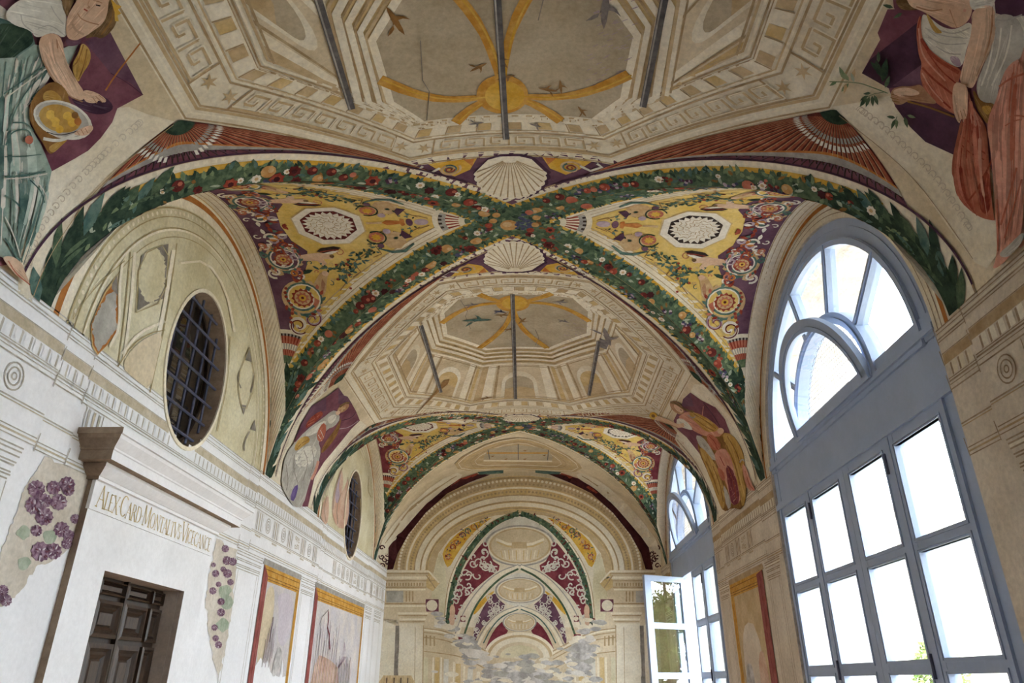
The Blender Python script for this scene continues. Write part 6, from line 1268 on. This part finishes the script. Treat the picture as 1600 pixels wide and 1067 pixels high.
for pth in both([(800, 72), (720, 96), (640, 150), (560, 245), (500, 350), (465, 470), (448, 620)]):
    for x, y in densify(smooth_open(pth), 9, False): P.leaf((x+rr.uniform(-9, 9), y+rr.uniform(-9, 9)), rr.uniform(0, 6.3), 17, 8, mp, rr.choice(['green_dark', 'green_blue', 'green', 'red_dark', 'green_light']), 11)
fill('robe_white', [(806, 78), (900, 120), (985, 190), (990, 240), (930, 310), (806, 335), (682, 310), (622, 240), (627, 190), (712, 120)], 11, False)
def oval(c, rx, ry, ly):
    for k, m in ((1.12, 'fan_grey'), (1.04, 'cream_pale'), (.97, 'cream_dark'), (.9, 'cream')): P.poly(ellipse(c, rx*k, ry*k, 36), mp, m, ly, 45); ly += .4
    P.stroke([(c[0]-rx*.75, c[1]-ry*.35), (c[0]-rx*.4, c[1]-ry*.1), (c[0], c[1]-ry*.02), (c[0]+rx*.4, c[1]-ry*.1), (c[0]+rx*.75, c[1]-ry*.35)], ry*.13, mp, 'cream_light', ly); P.stroke([(c[0]-rx*.72, c[1]-ry*.2), (c[0]-rx*.4, c[1]+ry*.04), (c[0], c[1]+ry*.1), (c[0]+rx*.4, c[1]+ry*.04), (c[0]+rx*.72, c[1]-ry*.2)], ry*.08, mp, 'ochre_pale', ly)
    P.poly([(c[0]-rx*.25, c[1]-ry*.2), (c[0]+rx*.2, c[1]-ry*.2), (c[0]+rx*.22, c[1]+ry*.15), (c[0]-rx*.27, c[1]+ry*.15)], mp, 'cream_dark', ly+.4)
    for k in range(11): x = c[0]-rx*.6+rx*1.2*k/10; h = math.sqrt(max(0, 1-((x-c[0])/rx)**2)); P.stroke([(x, c[1]+ry*.25), (c[0]+(x-c[0])*.9, c[1]+ry*.8*h)], rx*.03, mp, 'cream_light' if k % 2 else 'ochre_pale', ly+.4)
oval((808, 232), 160, 92, 12)
def damask(pts, m, seed, ly, sc):
    fill(m, pts, ly); q = np.array(pts); r_ = random.Random(seed); lo, hi = q.min(0), q.max(0); n = 0
    while n < 34:
        c = (r_.uniform(lo[0], hi[0]), r_.uniform(lo[1], hi[1]))
        if not inside(np.array([c]), pts)[0]: continue
        a0, tn, rad = r_.uniform(0, 6), r_.choice([-1, 1])*r_.uniform(.7, 1.2), sc*r_.uniform(.6, 1.3)
        for s in (0, 1): P.spiral((c[0] if not s else 2*CX-c[0], c[1]), 2, rad, a0 if not s else pi-a0, tn if not s else -tn, sc*.3, mp, 'robe_white', ly+1, 12)
        n += 1
damask([(640, 195), (585, 260), (530, 340), (490, 440), (470, 560), (475, 625), (510, 540), (570, 460), (640, 400), (722, 340), (660, 300)], 'crimson', 4, 13, 22)
for c in ((470, 560), (468, 600)): 
    for q in both([c]): P.disc(q[0], 14, mp, 'skin', 15, 10, 36)
# second arch
line('cream_light', [(800, 335), (700, 375), (600, 470), (530, 580), (490, 690)], 16, 15); line('fan_grey', [(800, 326), (690, 366), (590, 460), (518, 575), (478, 690)], 5, 16); line('green', [(800, 348), (715, 388), (630, 470), (570, 560), (525, 690)], 10, 16)
fill('gold', [(640, 480), (600, 520), (570, 580), (590, 570), (640, 510), (690, 450)], 16); fill('robe_white', [(806, 360), (900, 400), (935, 450), (880, 520), (806, 540), (732, 520), (677, 450), (712, 400)], 16, False)
oval((808, 455), 112, 58, 17)
damask([(680, 462), (635, 520), (595, 600), (570, 690), (575, 735), (605, 660), (660, 595), (745, 535), (700, 500)], 'purple', 8, 17, 14)
line('cream_light', [(800, 540), (715, 570), (650, 630), (600, 720), (575, 790)], 13, 19); line('fan_grey', [(800, 533), (708, 562), (640, 625), (590, 715), (562, 790)], 4, 20); line('green_blue', [(800, 550), (720, 582), (665, 640), (625, 720)], 6, 20)
fill('crimson', [(728, 602), (680, 650), (640, 730), (625, 790), (660, 750), (700, 695), (755, 662), (730, 640)], 20); oval((806, 615), 76, 42, 21)
for rx, ry, m in ((180, 128, 'cream_light'), (165, 114, 'cream_dark'), (150, 102, 'cream_pale'), (120, 78, 'cream'), (100, 62, 'lunette')): P.poly(half_ell(rx, ry, 792), mp, m, 22 if rx == 180 else 22.5 if rx == 165 else 23 if rx == 150 else 23.5 if rx == 120 else 24, 45)
# receding side walls of the feigned loggia
fill('cream', [(325, 630), (440, 640), (500, 690), (600, 765), (680, 800), (680, 930), (325, 930)], 23, True, 0)
for y0, y1 in ((645, 700), (665, 720), (690, 740), (760, 790)): line('cream_line', [(328, y0), (430, y0+12), (530, y1), (640, y1+60)], 5, 24)
line('cream_light', [(328, 652), (430, 664), (530, 712), (640, 770)], 7, 24)
for x, y, wd, m in ((340, 680, 8, 'cream_line'), (360, 682, 8, 'cream_line'), (380, 684, 8, 'cream_line')): line(m, [(x, y), (x, y+50)], wd, 25)
for x, m, wd in ((335, 'lunette', 30), (375, 'cream_light', 8), (395, 'ochre_pale', 22), (415, 'cream_light', 8), (440, 'robe_white', 24), (478, 'cream_light', 6), (500, 'ochre_pale', 26), (530, 'cream_light', 8), (560, 'robe_white', 26), (600, 'cream_pale', 18)): line(m, [(x, 790+max(0, x-420)*.4), (x-3, 930)], wd, 25)
fill('plum', [(333, 500), (402, 500), (402, 562), (333, 562)], 24, True, 0)
for q in both([(368, 531)]): P.disc(q[0], 28, mp, 'cream_pale', 25, 16)
fill('crimson', [(500, 675), (535, 675), (535, 705), (500, 705)], 26, True, 0); fill('crimson', [(510, 582), (535, 582), (535, 612), (510, 612)], 17, True, 0)
for q in both([(524, 597), ]): P.disc(q[0], 12, mp, 'cream_pale', 18, 12)
# great piers with capitals
fill('cream_pale', [(110, 600), (200, 600), (188, 930), (95, 930)], 26, True, 0); fill('fade_dark', [(186, 632), (206, 632), (198, 930), (176, 930)], 27, True, 0)
fill('cream', [(125, 352), (350, 355), (408, 420), (372, 462), (340, 444), (336, 520), (340, 560), (350, 575), (330, 640), (205, 640), (115, 600)], 26, True, 0)
fill('cream_pale', [(204, 620), (326, 620), (322, 930), (194, 930)], 27, True, 0); line('cream_line', [(326, 630), (322, 930)], 5, 28); line('cream_line', [(285, 640), (281, 930)], 3, 28)
for y, a, b, wd, m in ((360, 128, 352, 9, 'cream_light'), (372, 128, 362, 5, 'cream_line'), (392, 128, 378, 12, 'cream_light'), (408, 128, 396, 5, 'cream_line'), (440, 130, 340, 6, 'cream_line'), (452, 130, 336, 7, 'cream_light'), (522, 130, 336, 7, 'cream_line'), (534, 130, 338, 8, 'cream_light'), (570, 196, 350, 9, 'cream_light'), (582, 200, 344, 5, 'cream_line'), (600, 204, 338, 8, 'cream_light'), (612, 206, 332, 5, 'cream_line')): line(m, [(a, y), (b, y)], wd, 28)
fill('ochre_pale', [(352, 362), (406, 420), (372, 460), (340, 440), (340, 410)], 28, True, 0); line('cream_light', [(352, 360), (404, 418)], 8, 29); line('cream_line', [(340, 380), (384, 444)], 6, 29)
for x in range(140, 335, 14): line('cream_line', [(x, 418), (x, 434)], 7, 28)
for x in (240, 256, 272): line('cream_line', [(x, 460), (x, 512)], 7, 28)
fill('robe_grey', [(140, 458), (225, 458), (225, 516), (140, 516)], 27, True, 0)
for c in ([(612, 900), (602, 915)], ): pass
# damage: grey bloom over the lost lower middle
r5 = random.Random(6)
def bloom(cx, cy, sx, sy, n, tilt=0.):
    for i in range(n):
        u, v = r5.gauss(0, 1), r5.gauss(0, 1); x = cx+u*sx; y = cy+v*sy+tilt*u*sx; k = r5.uniform(.7, 1.9)*(1.6 if abs(u)+abs(v) < 1.2 else 1)
        if y > 935: continue
        P.poly(smooth([(x-22*k, y+r5.uniform(-4, 4)), (x-6*k, y-9*k), (x+14*k, y-7*k), (x+25*k, y+r5.uniform(-3, 5)), (x+6*k, y+9*k)], 1), mp, r5.choice(['smoke', 'smoke', 'robe_grey', 'plaster_worn', 'cream_pale']), 30+i*.04)
bloom(800, 890, 120, 45, 190); bloom(1110, 790, 38, 75, 90, -.8); bloom(545, 740, 60, 22, 60, .8)
tag(P.build('painted_perspective', wall_end), 'painted receding arches with oval domes and worn grey plaster below')
